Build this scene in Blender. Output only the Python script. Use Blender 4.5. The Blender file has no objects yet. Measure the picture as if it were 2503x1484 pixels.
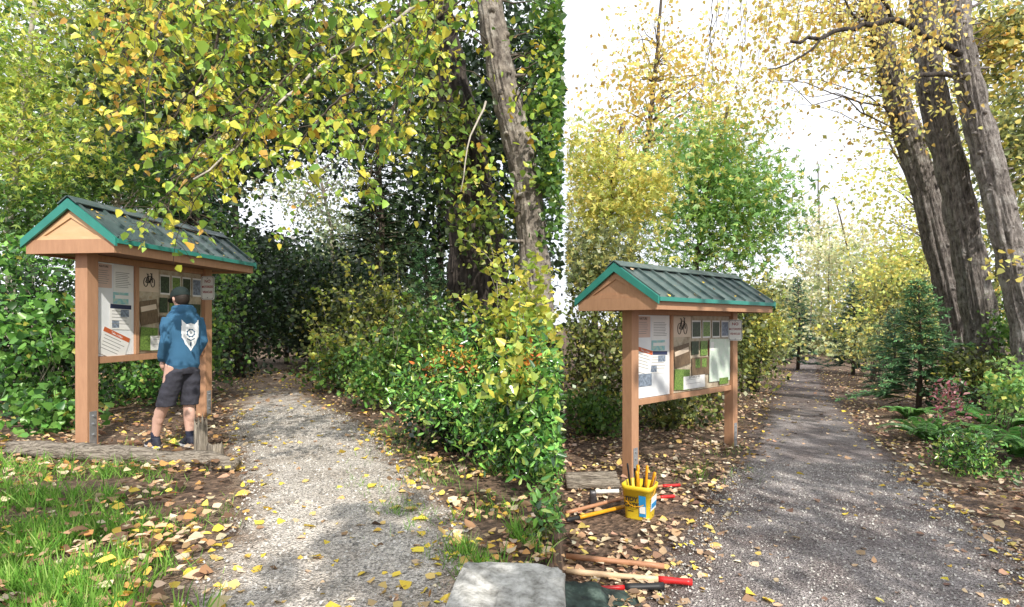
import bpy, bmesh, math, random
import numpy as np
from mathutils import Vector, Matrix, noise
from mathutils.bvhtree import BVHTree
random.seed(7); rng = np.random.default_rng(7)
F=1400.0; CX=1251.5; HY=790.0; H=1.37; K=0.0911
C=bpy.context.scene.collection
R=math.radians
U=random.uniform
def at(px,py,Y): return Vector(((px-CX)*Y/F, Y, H+(HY-py)*Y/F))
Z0={'L':0.0,'R':-0.6}
def gp(px,py,side):
    Y=(H-Z0[side])*F/(py-HY); return Vector(((px-CX)*Y/F,Y,Z0[side]))
def sm(t): t=min(1,max(0,t)); return t*t*(3-2*t)
def gz(x,y):
    s=x-K*max(y,0)
    t=sm((s+0.07)/0.065)
    return -0.6*t+0.018*noise.noise(Vector((x*1.1,y*1.1,3)))
# ------------------------------------------------------------ tags
def tag(o,label=None,cat=None,group=None,kind=None):
    if label: o['label']=label
    if cat: o['category']=cat
    if group: o['group']=group
    if kind: o['kind']=kind
    return o
def empty(name,loc,label,cat,group=None,rz=0):
    o=bpy.data.objects.new(name,None); C.objects.link(o); o.location=loc; o.rotation_euler=(0,0,rz)
    o.empty_display_size=.1
    return tag(o,label,cat,group)
# ------------------------------------------------------------ materials
def newmat(name):
    m=bpy.data.materials.new(name); m.use_nodes=True
    nt=m.node_tree; return m,nt,nt.nodes['Principled BSDF'],nt.nodes['Material Output']
def mat(name,c1,c2=None,scale=8,rough=.7,bump=0,stretch=(1,1,1),metal=0,detail=5,spec=.4,c3=None,vor=0,dirt=None,bd=.02,mott=None):
    m,nt,b,o=newmat(name); b.inputs['Roughness'].default_value=rough; b.inputs['Metallic'].default_value=metal
    b.inputs['Specular IOR Level'].default_value=spec
    if c2 is None: c2=tuple(x*.75 for x in c1)
    tc=nt.nodes.new('ShaderNodeTexCoord'); mp=nt.nodes.new('ShaderNodeMapping'); mp.inputs['Scale'].default_value=stretch
    nt.links.new(tc.outputs['Object'],mp.inputs['Vector'])
    n=nt.nodes.new('ShaderNodeTexNoise'); n.inputs['Scale'].default_value=scale; n.inputs['Detail'].default_value=detail
    n.inputs['Roughness'].default_value=.65
    nt.links.new(mp.outputs['Vector'],n.inputs['Vector'])
    r=nt.nodes.new('ShaderNodeValToRGB'); e=r.color_ramp.elements
    e[0].position=.32; e[0].color=(*c2,1); e[1].position=.68; e[1].color=(*c1,1)
    if c3: x=r.color_ramp.elements.new(.55); x.color=(*c3,1)
    nt.links.new(n.outputs['Fac'],r.inputs['Fac'])
    col=r.outputs['Color']; hs=n.outputs['Fac']
    if mott:
        n3=nt.nodes.new('ShaderNodeTexNoise'); n3.inputs['Scale'].default_value=3.5; n3.inputs['Detail'].default_value=7; n3.inputs['Roughness'].default_value=.7
        nt.links.new(tc.outputs['Object'],n3.inputs['Vector'])
        m3=nt.nodes.new('ShaderNodeMapRange'); m3.inputs['From Min'].default_value=.52; m3.inputs['From Max'].default_value=.62; m3.inputs['To Max'].default_value=.75
        nt.links.new(n3.outputs['Fac'],m3.inputs['Value'])
        x3=nt.nodes.new('ShaderNodeMix'); x3.data_type='RGBA'; nt.links.new(m3.outputs['Result'],x3.inputs[0]); nt.links.new(col,x3.inputs[6]); x3.inputs[7].default_value=(*mott,1); col=x3.outputs[2]
    if dirt:
        a=nt.nodes.new('ShaderNodeAttribute'); a.attribute_name='dirt'
        n2=nt.nodes.new('ShaderNodeTexNoise'); n2.inputs['Scale'].default_value=4; n2.inputs['Detail'].default_value=8; nt.links.new(tc.outputs['Object'],n2.inputs['Vector'])
        s_=nt.nodes.new('ShaderNodeMath'); s_.operation='ADD'; nt.links.new(a.outputs['Fac'],s_.inputs[0]); nt.links.new(n2.outputs['Fac'],s_.inputs[1])
        mr=nt.nodes.new('ShaderNodeMapRange'); mr.inputs['From Min'].default_value=.6; mr.inputs['From Max'].default_value=1.05; nt.links.new(s_.outputs[0],mr.inputs['Value'])
        mx=nt.nodes.new('ShaderNodeMix'); mx.data_type='RGBA'; nt.links.new(mr.outputs['Result'],mx.inputs[0]); nt.links.new(col,mx.inputs[6]); mx.inputs[7].default_value=(*dirt,1); col=mx.outputs[2]
    if vor:
        v=nt.nodes.new('ShaderNodeTexVoronoi'); v.inputs['Scale'].default_value=vor
        nt.links.new(mp.outputs['Vector'],v.inputs['Vector'])
        bw=nt.nodes.new('ShaderNodeSeparateColor'); nt.links.new(v.outputs['Color'],bw.inputs['Color'])
        mr=nt.nodes.new('ShaderNodeMapRange'); mr.inputs['To Min'].default_value=.5; mr.inputs['To Max'].default_value=1.55
        nt.links.new(bw.outputs['Red'],mr.inputs['Value'])
        mx=nt.nodes.new('ShaderNodeMix'); mx.data_type='RGBA'; mx.blend_type='MULTIPLY'; mx.inputs[0].default_value=1
        nt.links.new(col,mx.inputs[6]); nt.links.new(mr.outputs['Result'],mx.inputs[7]); col=mx.outputs[2]
        ad=nt.nodes.new('ShaderNodeMath'); nt.links.new(v.outputs['Distance'],ad.inputs[0]); nt.links.new(n.outputs['Fac'],ad.inputs[1]); hs=ad.outputs[0]
    nt.links.new(col,b.inputs['Base Color'])
    if bump:
        bp=nt.nodes.new('ShaderNodeBump'); bp.inputs['Strength'].default_value=bump; bp.inputs['Distance'].default_value=bd
        nt.links.new(hs,bp.inputs['Height']); nt.links.new(bp.outputs['Normal'],b.inputs['Normal'])
    return m
def leafmat(name,rough=.5,trans=.35,spec=.4):
    m,nt,b,o=newmat(name); b.inputs['Roughness'].default_value=rough; b.inputs['Specular IOR Level'].default_value=spec
    a=nt.nodes.new('ShaderNodeAttribute'); a.attribute_name='col'
    nt.links.new(a.outputs['Color'],b.inputs['Base Color'])
    t=nt.nodes.new('ShaderNodeBsdfTranslucent'); nt.links.new(a.outputs['Color'],t.inputs['Color'])
    mx=nt.nodes.new('ShaderNodeMixShader'); mx.inputs[0].default_value=trans
    nt.links.new(b.outputs[0],mx.inputs[1]); nt.links.new(t.outputs[0],mx.inputs[2]); nt.links.new(mx.outputs[0],o.inputs['Surface'])
    return m
M={}
M['leaf']=leafmat('foliage',.36,.38,.6); M['gloss']=leafmat('glossy_foliage',.2,.2,.85); M['dry']=leafmat('dry_leaves',.7,.15,.2)
M['needle']=leafmat('needles',.6,.15,.3); M['grass']=leafmat('grass_blades',.5,.35,.3)
M['bark_dark']=mat('dark_bark',(.09,.072,.06),(.014,.011,.01),8,.9,1,(2,2,.5),bd=.06)
M['bark_pale']=mat('pale_bark',(.44,.38,.31),(.07,.055,.045),7,.85,1,(1.2,1.2,.9),c3=(.28,.24,.2),bd=.07,mott=(.48,.44,.38),detail=9)
M['bark_grey']=mat('grey_bark',(.46,.41,.38),(.07,.06,.055),8,.9,1,(1.8,1.8,.8),c3=(.31,.275,.255),bd=.1,mott=(.5,.47,.44),detail=10)
M['bark_brown']=mat('furrowed_grey_brown_bark',(.40,.35,.32),(.05,.043,.04),8,.9,1,(2.6,2.6,.7),c3=(.26,.225,.205),bd=.12,mott=(.42,.39,.36),detail=10)
M['twig']=mat('twig_bark',(.12,.09,.065),(.05,.04,.03),12,.8,.3)
M['paletwig']=mat('pale_twig',(.55,.5,.43),(.33,.29,.24),12,.8,.3)
M['wood']=mat('tan_painted_wood',(.47,.26,.15),(.40,.215,.123),5,.6,.15,(6,6,1))
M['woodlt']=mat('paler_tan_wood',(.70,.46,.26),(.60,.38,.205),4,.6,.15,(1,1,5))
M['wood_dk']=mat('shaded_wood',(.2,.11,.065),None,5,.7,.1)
M['teal']=mat('teal_trim',(.035,.25,.20),(.025,.20,.16),6,.4,.05)
M['roof']=mat('weathered_green_metal_roof',(.13,.18,.17),(.06,.10,.10),3,.40,.15,metal=.25,mott=(.18,.21,.2))
M['galv']=mat('galvanised_plate',(.42,.43,.44),(.3,.31,.33),20,.45,.05,metal=.5)
M['board']=mat('white_board',(.78,.79,.80),(.68,.70,.72),3,.5)
M['corkboard']=mat('tan_collage_paper',(.40,.29,.18),(.24,.17,.11),6,.6,c3=(.5,.43,.32))
M['paper']=mat('white_paper',(.78,.77,.74),(.72,.71,.69),4,.6)
M['cream']=mat('cream_paper',(.66,.54,.42),(.6,.49,.38),4,.6)
M['pinkp']=mat('pinkish_paper',(.62,.46,.38),(.55,.4,.34),4,.6)
M['mapg']=mat('pale_green_map',(.5,.62,.5),(.66,.7,.64),14,.6)
M['mapt']=mat('teal_map',(.2,.45,.36),(.5,.6,.45),18,.6,c3=(.25,.5,.55))
M['photo_dk']=mat('dark_nature_photo',(.08,.13,.06),(.012,.02,.012),40,.4,c3=(.04,.06,.03))
M['photo_gr']=mat('green_nature_photo',(.25,.38,.08),(.03,.07,.02),45,.4)
M['photo_rd']=mat('berry_photo',(.35,.04,.03),(.03,.06,.03),60,.4)
M['photo_br']=mat('brown_forest_photo',(.25,.17,.1),(.04,.025,.015),30,.5,stretch=(1,4,.5))
M['photo_bl']=mat('grey_blue_photo',(.3,.36,.45),(.08,.1,.13),30,.5)
M['navy']=mat('navy_print',(.03,.04,.1),None,5,.5)
M['orange']=mat('orange_print',(.6,.13,.04),None,5,.5)
M['ink']=mat('black_ink',(.025,.022,.02),None,5,.6)
M['greyink']=mat('grey_ink',(.25,.24,.23),None,5,.6)
M['redink']=mat('dark_red_ink',(.36,.025,.025),None,5,.5)
M['signw']=mat('white_sign_enamel',(.85,.86,.83),(.8,.82,.8),5,.35)
M['skin']=mat('skin',(.62,.39,.31),(.56,.34,.26),6,.55,.05)
M['hoodie']=mat('blue_fleece',(.05,.135,.235),(.047,.127,.222),5,.95,.1,spec=.08)
M['denim']=mat('dark_denim',(.055,.055,.07),(.045,.045,.058),30,.9,.3,spec=.15)
M['cap']=mat('dark_green_cap',(.010,.022,.02),None,10,.8)
M['hair']=mat('dark_hair',(.03,.02,.014),None,60,.6,.3)
M['sock']=mat('dark_sock',(.02,.025,.05),None,40,.9,.3)
M['shoe']=mat('dark_shoe',(.03,.035,.06),(.015,.015,.02),12,.7,.1)
M['white']=mat('white_print',(.82,.84,.86),(.76,.78,.8),10,.7)
M['old']=mat('weathered_grey_wood',(.58,.5,.41),(.08,.06,.045),6,.9,1,(.7,9,9),c3=(.42,.36,.29),bd=.06)
M['oldv']=mat('weathered_upright_wood',(.50,.44,.35),(.08,.065,.05),6,.9,1,(8,8,.7),c3=(.34,.29,.23),bd=.04)
M['rock']=mat('pale_lichen_rock',(.78,.76,.72),(.2,.19,.165),11,.95,1,detail=12,c3=(.6,.58,.54),bd=.05)
M['yellow']=mat('yellow_plastic',(.85,.62,.04),(.8,.57,.035),3,.35)
M['yelldk']=mat('orange_yellow_handle',(.8,.38,.02),None,6,.4)
M['black']=mat('black_rubber',(.02,.02,.022),None,9,.5)
M['steel']=mat('dark_steel',(.16,.16,.17),(.07,.06,.06),12,.45,.2,metal=.7)
M['handle']=mat('varnished_wood_handle',(.5,.26,.15),(.38,.18,.09),6,.45,.1,(1,8,8))
M['palehandle']=mat('pale_ash_handle',(.72,.54,.36),(.62,.42,.25),6,.45,.1,(1,8,8))
M['red']=mat('red_paint',(.6,.025,.025),None,6,.35)
M['bluelab']=mat('blue_label',(.03,.3,.65),None,6,.4)
M['camo']=mat('camouflage_cloth',(.14,.19,.16),(.02,.025,.025),9,.75,.2,c3=(.06,.09,.075),spec=.3)
M['soil']=mat('leafy_soil',(.20,.13,.088),(.06,.04,.028),9,.95,1,vor=28,detail=9)
M['gravel']=mat('grey_gravel',(.70,.65,.59),(.40,.345,.29),1.6,.95,1,vor=75,detail=9,dirt=(.24,.17,.12))
M['soilpath']=mat('dark_gravel_soil',(.40,.36,.35),(.13,.10,.095),1.1,.95,1,vor=70,detail=9,dirt=(.125,.088,.073))
# ------------------------------------------------------------ mesh accumulator
class MB:
    def __init__(s): s.v=[]; s.f=[]
    def add(s,vs,fs):
        k=len(s.v); s.v+= [Vector(v) for v in vs]; s.f+=[tuple(i+k for i in f) for f in fs]
    def box(s,c,d,M=None,taper=1):
        x,y,z=[q/2 for q in d]; vs=[]
        for sz in (-1,1):
            t=taper if sz>0 else 1
            for sx,sy in ((-1,-1),(1,-1),(1,1),(-1,1)):
                p=Vector((sx*x*t,sy*y*t,sz*z))
                if M: p=M@p
                vs.append(p+Vector(c))
        s.add(vs,[(3,2,1,0),(4,5,6,7),(0,1,5,4),(1,2,6,5),(2,3,7,6),(3,0,4,7)])
        return s
    def tube(s,pts,rs,n=8,wob=0,wf=4,cap=True,sq=1):
        pts=[Vector(p) for p in pts]; m=len(pts); k=len(s.v)
        if not hasattr(rs,'__len__'): rs=[rs]*m
        t=(pts[1]-pts[0]).normalized(); ref=Vector((1,0,0)) if abs(t.x)<.8 else Vector((0,1,0))
        a=t.cross(ref).normalized()
        for i,p in enumerate(pts):
            if i<m-1: d=(pts[i+1]-pts[max(i-1,0)]).normalized()
            else: d=(pts[i]-pts[i-1]).normalized()
            a=(a-d*a.dot(d)).normalized(); b=d.cross(a)
            for j in range(n):
                an=2*math.pi*j/n; r=rs[i]
                dr=a*math.cos(an)+b*math.sin(an)*sq
                if wob: r*=1+wob*noise.noise(Vector((math.cos(an)*wf,math.sin(an)*wf,i*.35+p.x*.7)))
                s.v.append(p+dr*r)
        for i in range(m-1):
            for j in range(n):
                q=(j+1)%n; s.f.append((k+i*n+j,k+i*n+q,k+(i+1)*n+q,k+(i+1)*n+j))
        if cap:
            s.f.append(tuple(k+j for j in reversed(range(n)))); s.f.append(tuple(k+(m-1)*n+j for j in range(n)))
        return s
    def loft(s,secs,n=24,p=2.0):
        k=len(s.v)
        for (cx,cy,cz,rx,ry) in secs:
            for j in range(n):
                a=2*math.pi*j/n; c_,s_=math.cos(a),math.sin(a)
                s.v.append(Vector((cx+rx*math.copysign(abs(c_)**(2/p),c_),cy+ry*math.copysign(abs(s_)**(2/p),s_),cz)))
        m=len(secs)
        for i in range(m-1):
            for j in range(n):
                q=(j+1)%n; s.f.append((k+i*n+j,k+i*n+q,k+(i+1)*n+q,k+(i+1)*n+j))
        s.f.append(tuple(k+j for j in reversed(range(n)))); s.f.append(tuple(k+(m-1)*n+j for j in range(n)))
        return s
    def ball(s,c,r,n=14,M=None):
        m=n//2+1; c=Vector(c)
        vs=[]
        for i in range(1,m):
            th=math.pi*i/m
            for j in range(n):
                ph=2*math.pi*j/n; p=Vector((r[0]*math.sin(th)*math.cos(ph),r[1]*math.sin(th)*math.sin(ph),r[2]*math.cos(th)))
                vs.append(c+(M@p if M else p))
        p=Vector((0,0,r[2])); vs.append(c+(M@p if M else p)); p=-p; vs.append(c+(M@p if M else p))
        fs=[]; tp=len(vs)-2
        for i in range(m-2):
            for j in range(n):
                q=(j+1)%n; fs.append((i*n+j,(i+1)*n+j,(i+1)*n+q,i*n+q))
        for j in range(n):
            q=(j+1)%n; fs.append((tp,j,q)); fs.append((tp+1,(m-2)*n+q,(m-2)*n+j))
        s.add(vs,fs); return s
    def build(s,name,m,parent=None,smooth=False,org=None,bevel=0):
        me=bpy.data.meshes.new(name)
        o_=org if org is not None else Vector((0,0,0))
        me.from_pydata([tuple(v-o_) for v in s.v],[],s.f); me.update()
        if bevel or len(s.v)<4000:
            bm=bmesh.new(); bm.from_mesh(me); bmesh.ops.recalc_face_normals(bm,faces=bm.faces)
            if bevel: bmesh.ops.bevel(bm,geom=[e for e in bm.edges if len(e.link_faces)==2 and e.calc_face_angle(0)>.5],offset=bevel,segments=2,affect='EDGES',profile=.6)
            bm.to_mesh(me); bm.free()
        me.materials.append(m)
        if smooth: me.polygons.foreach_set('use_smooth',[True]*len(me.polygons))
        ob=bpy.data.objects.new(name,me); C.objects.link(ob)
        if parent: ob.parent=parent
        return ob
    def voxel(s,name,m,parent,size=.01,it=4,wr=0,wf=9):
        t=s.build('tmp',m); md=t.modifiers.new('r','REMESH'); md.mode='VOXEL'; md.voxel_size=size
        if it: sm_=t.modifiers.new('s','SMOOTH'); sm_.iterations=it; sm_.factor=.5
        dg=bpy.context.evaluated_depsgraph_get(); me=bpy.data.meshes.new_from_object(t.evaluated_get(dg))
        bpy.data.objects.remove(t)
        if wr:
            for v in me.vertices:
                q=v.co; w=noise.noise(Vector((q.x*wf,q.y*wf,q.z*wf*1.6)))+.5*noise.noise(q*wf*2.3)
                v.co=q+v.normal*wr*w
        me.name=name; me.materials.clear(); me.materials.append(m)
        me.polygons.foreach_set('use_smooth',[True]*len(me.polygons))
        ob=bpy.data.objects.new(name,me); C.objects.link(ob); ob.parent=parent; return ob
def text(s,size,loc,rot,m,name,parent,bold=0,xs=1):
    cu=bpy.data.curves.new('t','FONT'); cu.body=s; cu.size=size; cu.align_x='CENTER'; cu.align_y='CENTER'; cu.offset=bold; cu.extrude=.0006; cu.resolution_u=3
    t=bpy.data.objects.new('t',cu); C.objects.link(t)
    dg=bpy.context.evaluated_depsgraph_get(); me=bpy.data.meshes.new_from_object(t.evaluated_get(dg)); bpy.data.objects.remove(t)
    for v in me.vertices: v.co.x*=xs
    me.materials.clear(); me.materials.append(m)
    ob=bpy.data.objects.new(name,me); C.objects.link(ob); ob.parent=parent; ob.location=loc; ob.rotation_euler=rot; return ob
# ------------------------------------------------------------ leaves
TPL={
 'quad':([(0,0,0),(.5,-.36,.08),(1,0,0),(.5,.36,.08)],[(0,1,2,3)]),
 'leaf':([(0,0,0),(.22,-.42,.1),(.65,-.3,.07),(1.08,0,-.08),(.65,.3,.07),(.22,.42,.1)],[(0,1,2,3),(0,3,4,5)]),
 'curl':([(0,0,.1),(.25,-.38,.22),(.7,-.27,.16),(1.05,0,.05),(.7,.3,.02),(.25,.4,.2)],[(0,1,2,3),(0,3,4,5)]),
 'lance':([(0,0,0),(.3,-.2,.05),(.75,-.15,.03),(1.05,0,-.05),(.75,.15,.03),(.3,.2,.05)],[(0,1,2,3),(0,3,4,5)]),
 'maple':([(0,0,0),(.3,-.12,.05),(1,0,0),(.3,.12,.05),(.2,-.3,.03),(.7,-.65,-.05),(.42,-.15,.03),(.2,.3,.03),(.7,.65,-.05),(.42,.15,.03)],[(0,1,2,3),(0,4,5,6),(0,9,8,7)]),
 'spray':([(0,0,0),(.55,-.13,-.04),(1,0,-.12),(.55,.13,-.04)],[(0,1,2,3)]),
 'grass':([(0,-.028,0),(0,.028,0),(.6,.02,.06),(.6,-.02,.06),(1,.003,.24),(1,-.003,.24)],[(0,1,2,3),(3,2,4,5)]),
}
def unit(a): return a/np.maximum(np.linalg.norm(a,axis=1,keepdims=True),1e-9)
class LM:
    def __init__(s,side=None): s.V=[];s.Q=[];s.Cc=[];s.n=0;s.side=side
    def add(s,P,S,Cl,kind='quad',A=None,Nn=None):
        P=np.asarray(P,float); n=len(P)
        if n==0: return
        S=np.broadcast_to(np.asarray(S,float),(n,)).copy()
        if A is None: A=rng.normal(size=(n,3))
        if Nn is None: Nn=rng.normal(size=(n,3))+np.array([.2,-.5,.6])
        if s.side:
            q=P[:,0]-K*np.maximum(P[:,1],0)
            k=(q<-.45*S) if s.side=='L' else (q>.45*S)
            P,S,Cl,A,Nn=P[k],S[k],Cl[k],A[k],Nn[k]; n=len(P)
            if n==0: return
        A=unit(A); B=unit(np.cross(Nn,A)); N=np.cross(A,B)
        t,q=TPL[kind]; t=np.array(t); m=len(t)
        V=P[:,None,:]+S[:,None,None]*(t[None,:,0,None]*A[:,None,:]+t[None,:,1,None]*B[:,None,:]+t[None,:,2,None]*N[:,None,:])
        q=np.array(q)
        Q=(np.arange(n)[:,None,None]*m+q[None]).reshape(-1,4)+s.n
        s.V.append(V.reshape(-1,3)); s.Q.append(Q); s.Cc.append(np.repeat(Cl,m,axis=0)); s.n+=n*m
    def build(s,name,m,parent=None,org=(0,0,0)):
        if not s.V: s.V=[np.zeros((4,3))+np.array(org)]; s.Q=[np.array([[0,1,2,3]])]; s.Cc=[np.ones((4,3))*.1]
        V=np.concatenate(s.V)-np.array(org); Q=np.concatenate(s.Q); Cc=np.clip(np.concatenate(s.Cc),0,.9)
        me=bpy.data.meshes.new(name); me.vertices.add(len(V)); me.vertices.foreach_set('co',V.ravel().astype(np.float32))
        me.loops.add(len(Q)*4); me.loops.foreach_set('vertex_index',Q.ravel().astype(np.int32))
        me.polygons.add(len(Q)); me.polygons.foreach_set('loop_start',(np.arange(len(Q))*4).astype(np.int32))
        at_=me.attributes.new('col','FLOAT_COLOR','POINT')
        at_.data.foreach_set('color',np.hstack([Cc,np.ones((len(Cc),1))]).ravel().astype(np.float32))
        me.update(calc_edges=True)
        me.materials.append(m); ob=bpy.data.objects.new(name,me); C.objects.link(ob)
        if parent: ob.parent=parent
        return ob
def pal(p,n,jit=.2):
    cs=np.array([c for c,w in p]); w=np.array([w for c,w in p],float); w/=w.sum()
    c=cs[rng.choice(len(cs),n,p=w)]
    return c*rng.uniform(1-jit,1+jit,(n,1))*rng.uniform(.93,1.07,(n,3))
P_={
 'lime':[((.48,.62,.11),3),((.64,.68,.13),2),((.30,.46,.08),2),((.68,.62,.11),1)],
 'near':[((.62,.66,.08),3),((.38,.58,.09),3),((.14,.28,.045),2),((.84,.72,.10),1.5),((.66,.38,.07),.3)],
 'nearor':[((.84,.66,.10),3),((.74,.42,.08),1.5),((.60,.62,.08),2.5),((.30,.45,.07),1)],
 'mid':[((.14,.22,.04),4),((.28,.34,.05),2),((.52,.46,.07),1),((.05,.085,.02),3)],
 'dark':[((.022,.045,.018),4),((.038,.075,.025),3),((.08,.13,.035),1)],  # near-black leaf tones: the shade of the deep wood is put into the colour
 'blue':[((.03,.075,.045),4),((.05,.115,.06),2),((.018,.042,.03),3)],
 'green':[((.08,.175,.04),4),((.15,.29,.05),3),((.3,.42,.08),1)],
 'ivy':[((.15,.35,.07),4),((.25,.5,.1),3),((.05,.14,.035),3),((.5,.5,.1),.5)],
 'olive':[((.12,.155,.04),4),((.22,.25,.06),3),((.46,.42,.08),1),((.05,.07,.02),3)],
 'yg':[((.50,.56,.09),3),((.70,.64,.11),2),((.27,.38,.06),2)],
 'gloss':[((.13,.34,.06),4),((.25,.52,.10),3),((.48,.6,.13),2),((.04,.12,.03),3)],
 'redmix':[((.62,.17,.04),3),((.7,.33,.05),2),((.4,.5,.08),2),((.65,.5,.08),1)],
 'pink':[((.58,.19,.22),3),((.62,.3,.28),2),((.42,.12,.12),1),((.2,.35,.12),1)],
 'yellow':[((.86,.67,.18),4),((.8,.55,.13),2),((.68,.64,.2),2.5),((.68,.42,.12),.9)],
 'yelgr':[((.74,.68,.18),3),((.52,.6,.16),3.5),((.84,.7,.17),2)],
 'rgreen':[((.30,.54,.16),4),((.44,.66,.18),3),((.17,.34,.11),2),((.66,.66,.16),1.5)],
 'firg':[((.13,.28,.12),4),((.2,.38,.15),3),((.06,.13,.065),3)],
 'firb':[((.08,.18,.11),4),((.12,.24,.14),2),((.04,.09,.065),3)],
 'pale':[((.82,.76,.46),3),((.68,.7,.44),3),((.84,.74,.42),2)],  # distant haze is put into these washed-out leaf colours
 'paleg':[((.52,.62,.34),3),((.66,.68,.38),3),((.82,.72,.36),1.5)],  # greener leaves paled in the same way to suggest haze
 'lpaleg':[((.26,.34,.2),3),((.35,.4,.22),3),((.5,.48,.2),1)],
 'rolive':[((.32,.38,.16),4),((.48,.5,.19),3),((.72,.62,.17),1.8),((.15,.19,.09),3)],
 'fallen':[((.64,.43,.25),4),((.44,.26,.15),3),((.84,.58,.11),2.2),((.72,.58,.4),3),((.66,.34,.12),1),((.2,.12,.075),3)],
 'fallenr':[((.66,.47,.30),4),((.47,.3,.19),3),((.8,.58,.18),1.3),((.72,.6,.44),3),((.22,.135,.095),3)],
 'yfall':[((.85,.62,.09),4),((.76,.54,.2),2),((.64,.47,.28),1.5)],
 'grass':[((.19,.42,.06),4),((.31,.54,.10),3),((.46,.6,.18),1),((.1,.22,.04),2)],
}
def blobpts(blobs,n,clump,per=26):
    w=np.array([b[3]*b[4]*(b[2]**.6) for b in blobs],float); w/=w.sum()
    kc=max(3,n//per); bi=rng.choice(len(blobs),kc,p=w)
    cen=np.array([at(b[0],b[1],b[2]) for b in blobs]); 
    rad=np.array([(b[3]*b[2]/F,(b[5] if len(b)>5 else min(b[3],b[4])*b[2]/F*.8),b[4]*b[2]/F) for b in blobs])
    d=unit(rng.normal(size=(kc,3)))*rng.uniform(0,1,(kc,1))**.42*rng.uniform(.85,1.22,(kc,1))
    cc=cen[bi]+d*rad[bi]
    li=rng.integers(0,kc,n)
    P=cc[li]+rng.normal(size=(n,3))*clump*np.array([1,1,.6])
    return P,li,cc
def foliage(lm,blobs,n,size,palette,kind='quad',clump=.25,hang=0,per=26,contrast=.3):
    P,li,cc=blobpts(blobs,n,clump,per)
    cb=rng.uniform(1-contrast,1+contrast,(len(cc),1))
    Cl=pal(P_[palette],n)*cb[li]
    S=rng.uniform(.5,1.3,n)*size
    A=rng.normal(size=(n,3))
    if hang: A[:,2]-=hang
    lm.add(P,S,Cl,kind,A=A); return cc
def curve(a,b,sag=0,n=5,wig=0):
    a=Vector(a);b=Vector(b);L=(b-a).length; out=[]
    o=[Vector((U(-1,1),U(-1,1),U(-1,1)))*wig*L for _ in range(n+1)]
    for i in range(n+1):
        t=i/n; p=a.lerp(b,t); p.z+=sag*L*4*t*(1-t)*.5
        if 0<i<n: p+=o[i]
        out.append(p)
    return out
def okside(side,t,m=.1):
    s=t.x-K*max(t.y,0)
    return not ((side=='L' and s>-m) or (side=='R' and s<m))
def plant(name,label,cat_,base,groups,side='L',trunk=None,r0=.1,r1=.04,limbs=12,rl=.02,bark='twig',lmat='leaf',group=None,wob=.1,seg=10,tname='trunk',cname='crown',shoots=None):
    base=Vector(base); root=empty(name,base,label,cat_,group)
    lm=LM(side); allc=[]
    for g in groups: allc.append(foliage(lm,*g[:4],**(g[4] if len(g)>4 else {})))
    cc=np.concatenate(allc); mb=MB()
    if trunk:
        tp=[Vector(p) for p in trunk]; pts=[]
        for i in range(len(tp)-1):
            for k in range(6): pts.append(tp[i].lerp(tp[i+1],k/6))
        pts.append(tp[-1]); m=len(pts)
        for i in range(1,m-1): pts[i]=pts[i]+Vector((noise.noise(pts[i]*.9),noise.noise(pts[i]*.9+Vector((9,0,0))),0))*.06
        rs=[r0+(r1-r0)*i/(m-1) for i in range(m)]; rs[0]*=1.35; rs[1]*=1.12
        mb.tube(pts,rs,seg if r0<.15 else 36,wob=wob,wf=3.5)
    for i in range(limbs):
        t=Vector(cc[random.randrange(len(cc))])
        if not okside(side,t): continue
        if trunk:
            cand=[p for p in pts if p.z<t.z-.1*(t-p).length] or pts[-3:]
            s0=min(cand,key=lambda p:(p-t).length+U(0,1.5))
        else: s0=base+Vector((U(-.15,.15),U(-.15,.15),-.03))
        L=(t-s0).length; q=rl*(.6+.5*U(0,1)); mb.tube(curve(s0,t,U(-.05,.25),6,.035),[q*(1-.13*j) for j in range(7)],6,cap=False)
    if shoots:      # (count, length, leaf size, palette, kind)
        n,L,sz,pl,kd=shoots; PP=[];AA=[]
        for i in range(n):
            t=Vector(cc[random.randrange(len(cc))])
            if not okside(side,t,.12): continue
            e=t+Vector((U(-.6,.6),U(-.7,.1),U(.3,1.1)))*L*U(.6,1.2)
            if not okside(side,e,.05): continue
            ps=curve(t,e,.3,8,.02); mb.tube(ps,[.0045*(1-.09*j) for j in range(9)],4,cap=False)
            for j in range(2,9):
                for _ in range(2):
                    PP.append((ps[j]+Vector((U(-1,1),U(-1,1),U(-1,1)))*.02)[:]); AA.append((U(-1,1),U(-1,1),U(-.5,.6)))
        if PP: lm.add(np.array(PP),rng.uniform(.6,1.15,len(PP))*sz,pal(P_[pl],len(PP)),kd,A=np.array(AA))
    lm.build(cname,M[lmat],root,base)
    if mb.v: mb.build(tname,M[bark],root,smooth=True,org=base)
    return root
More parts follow.
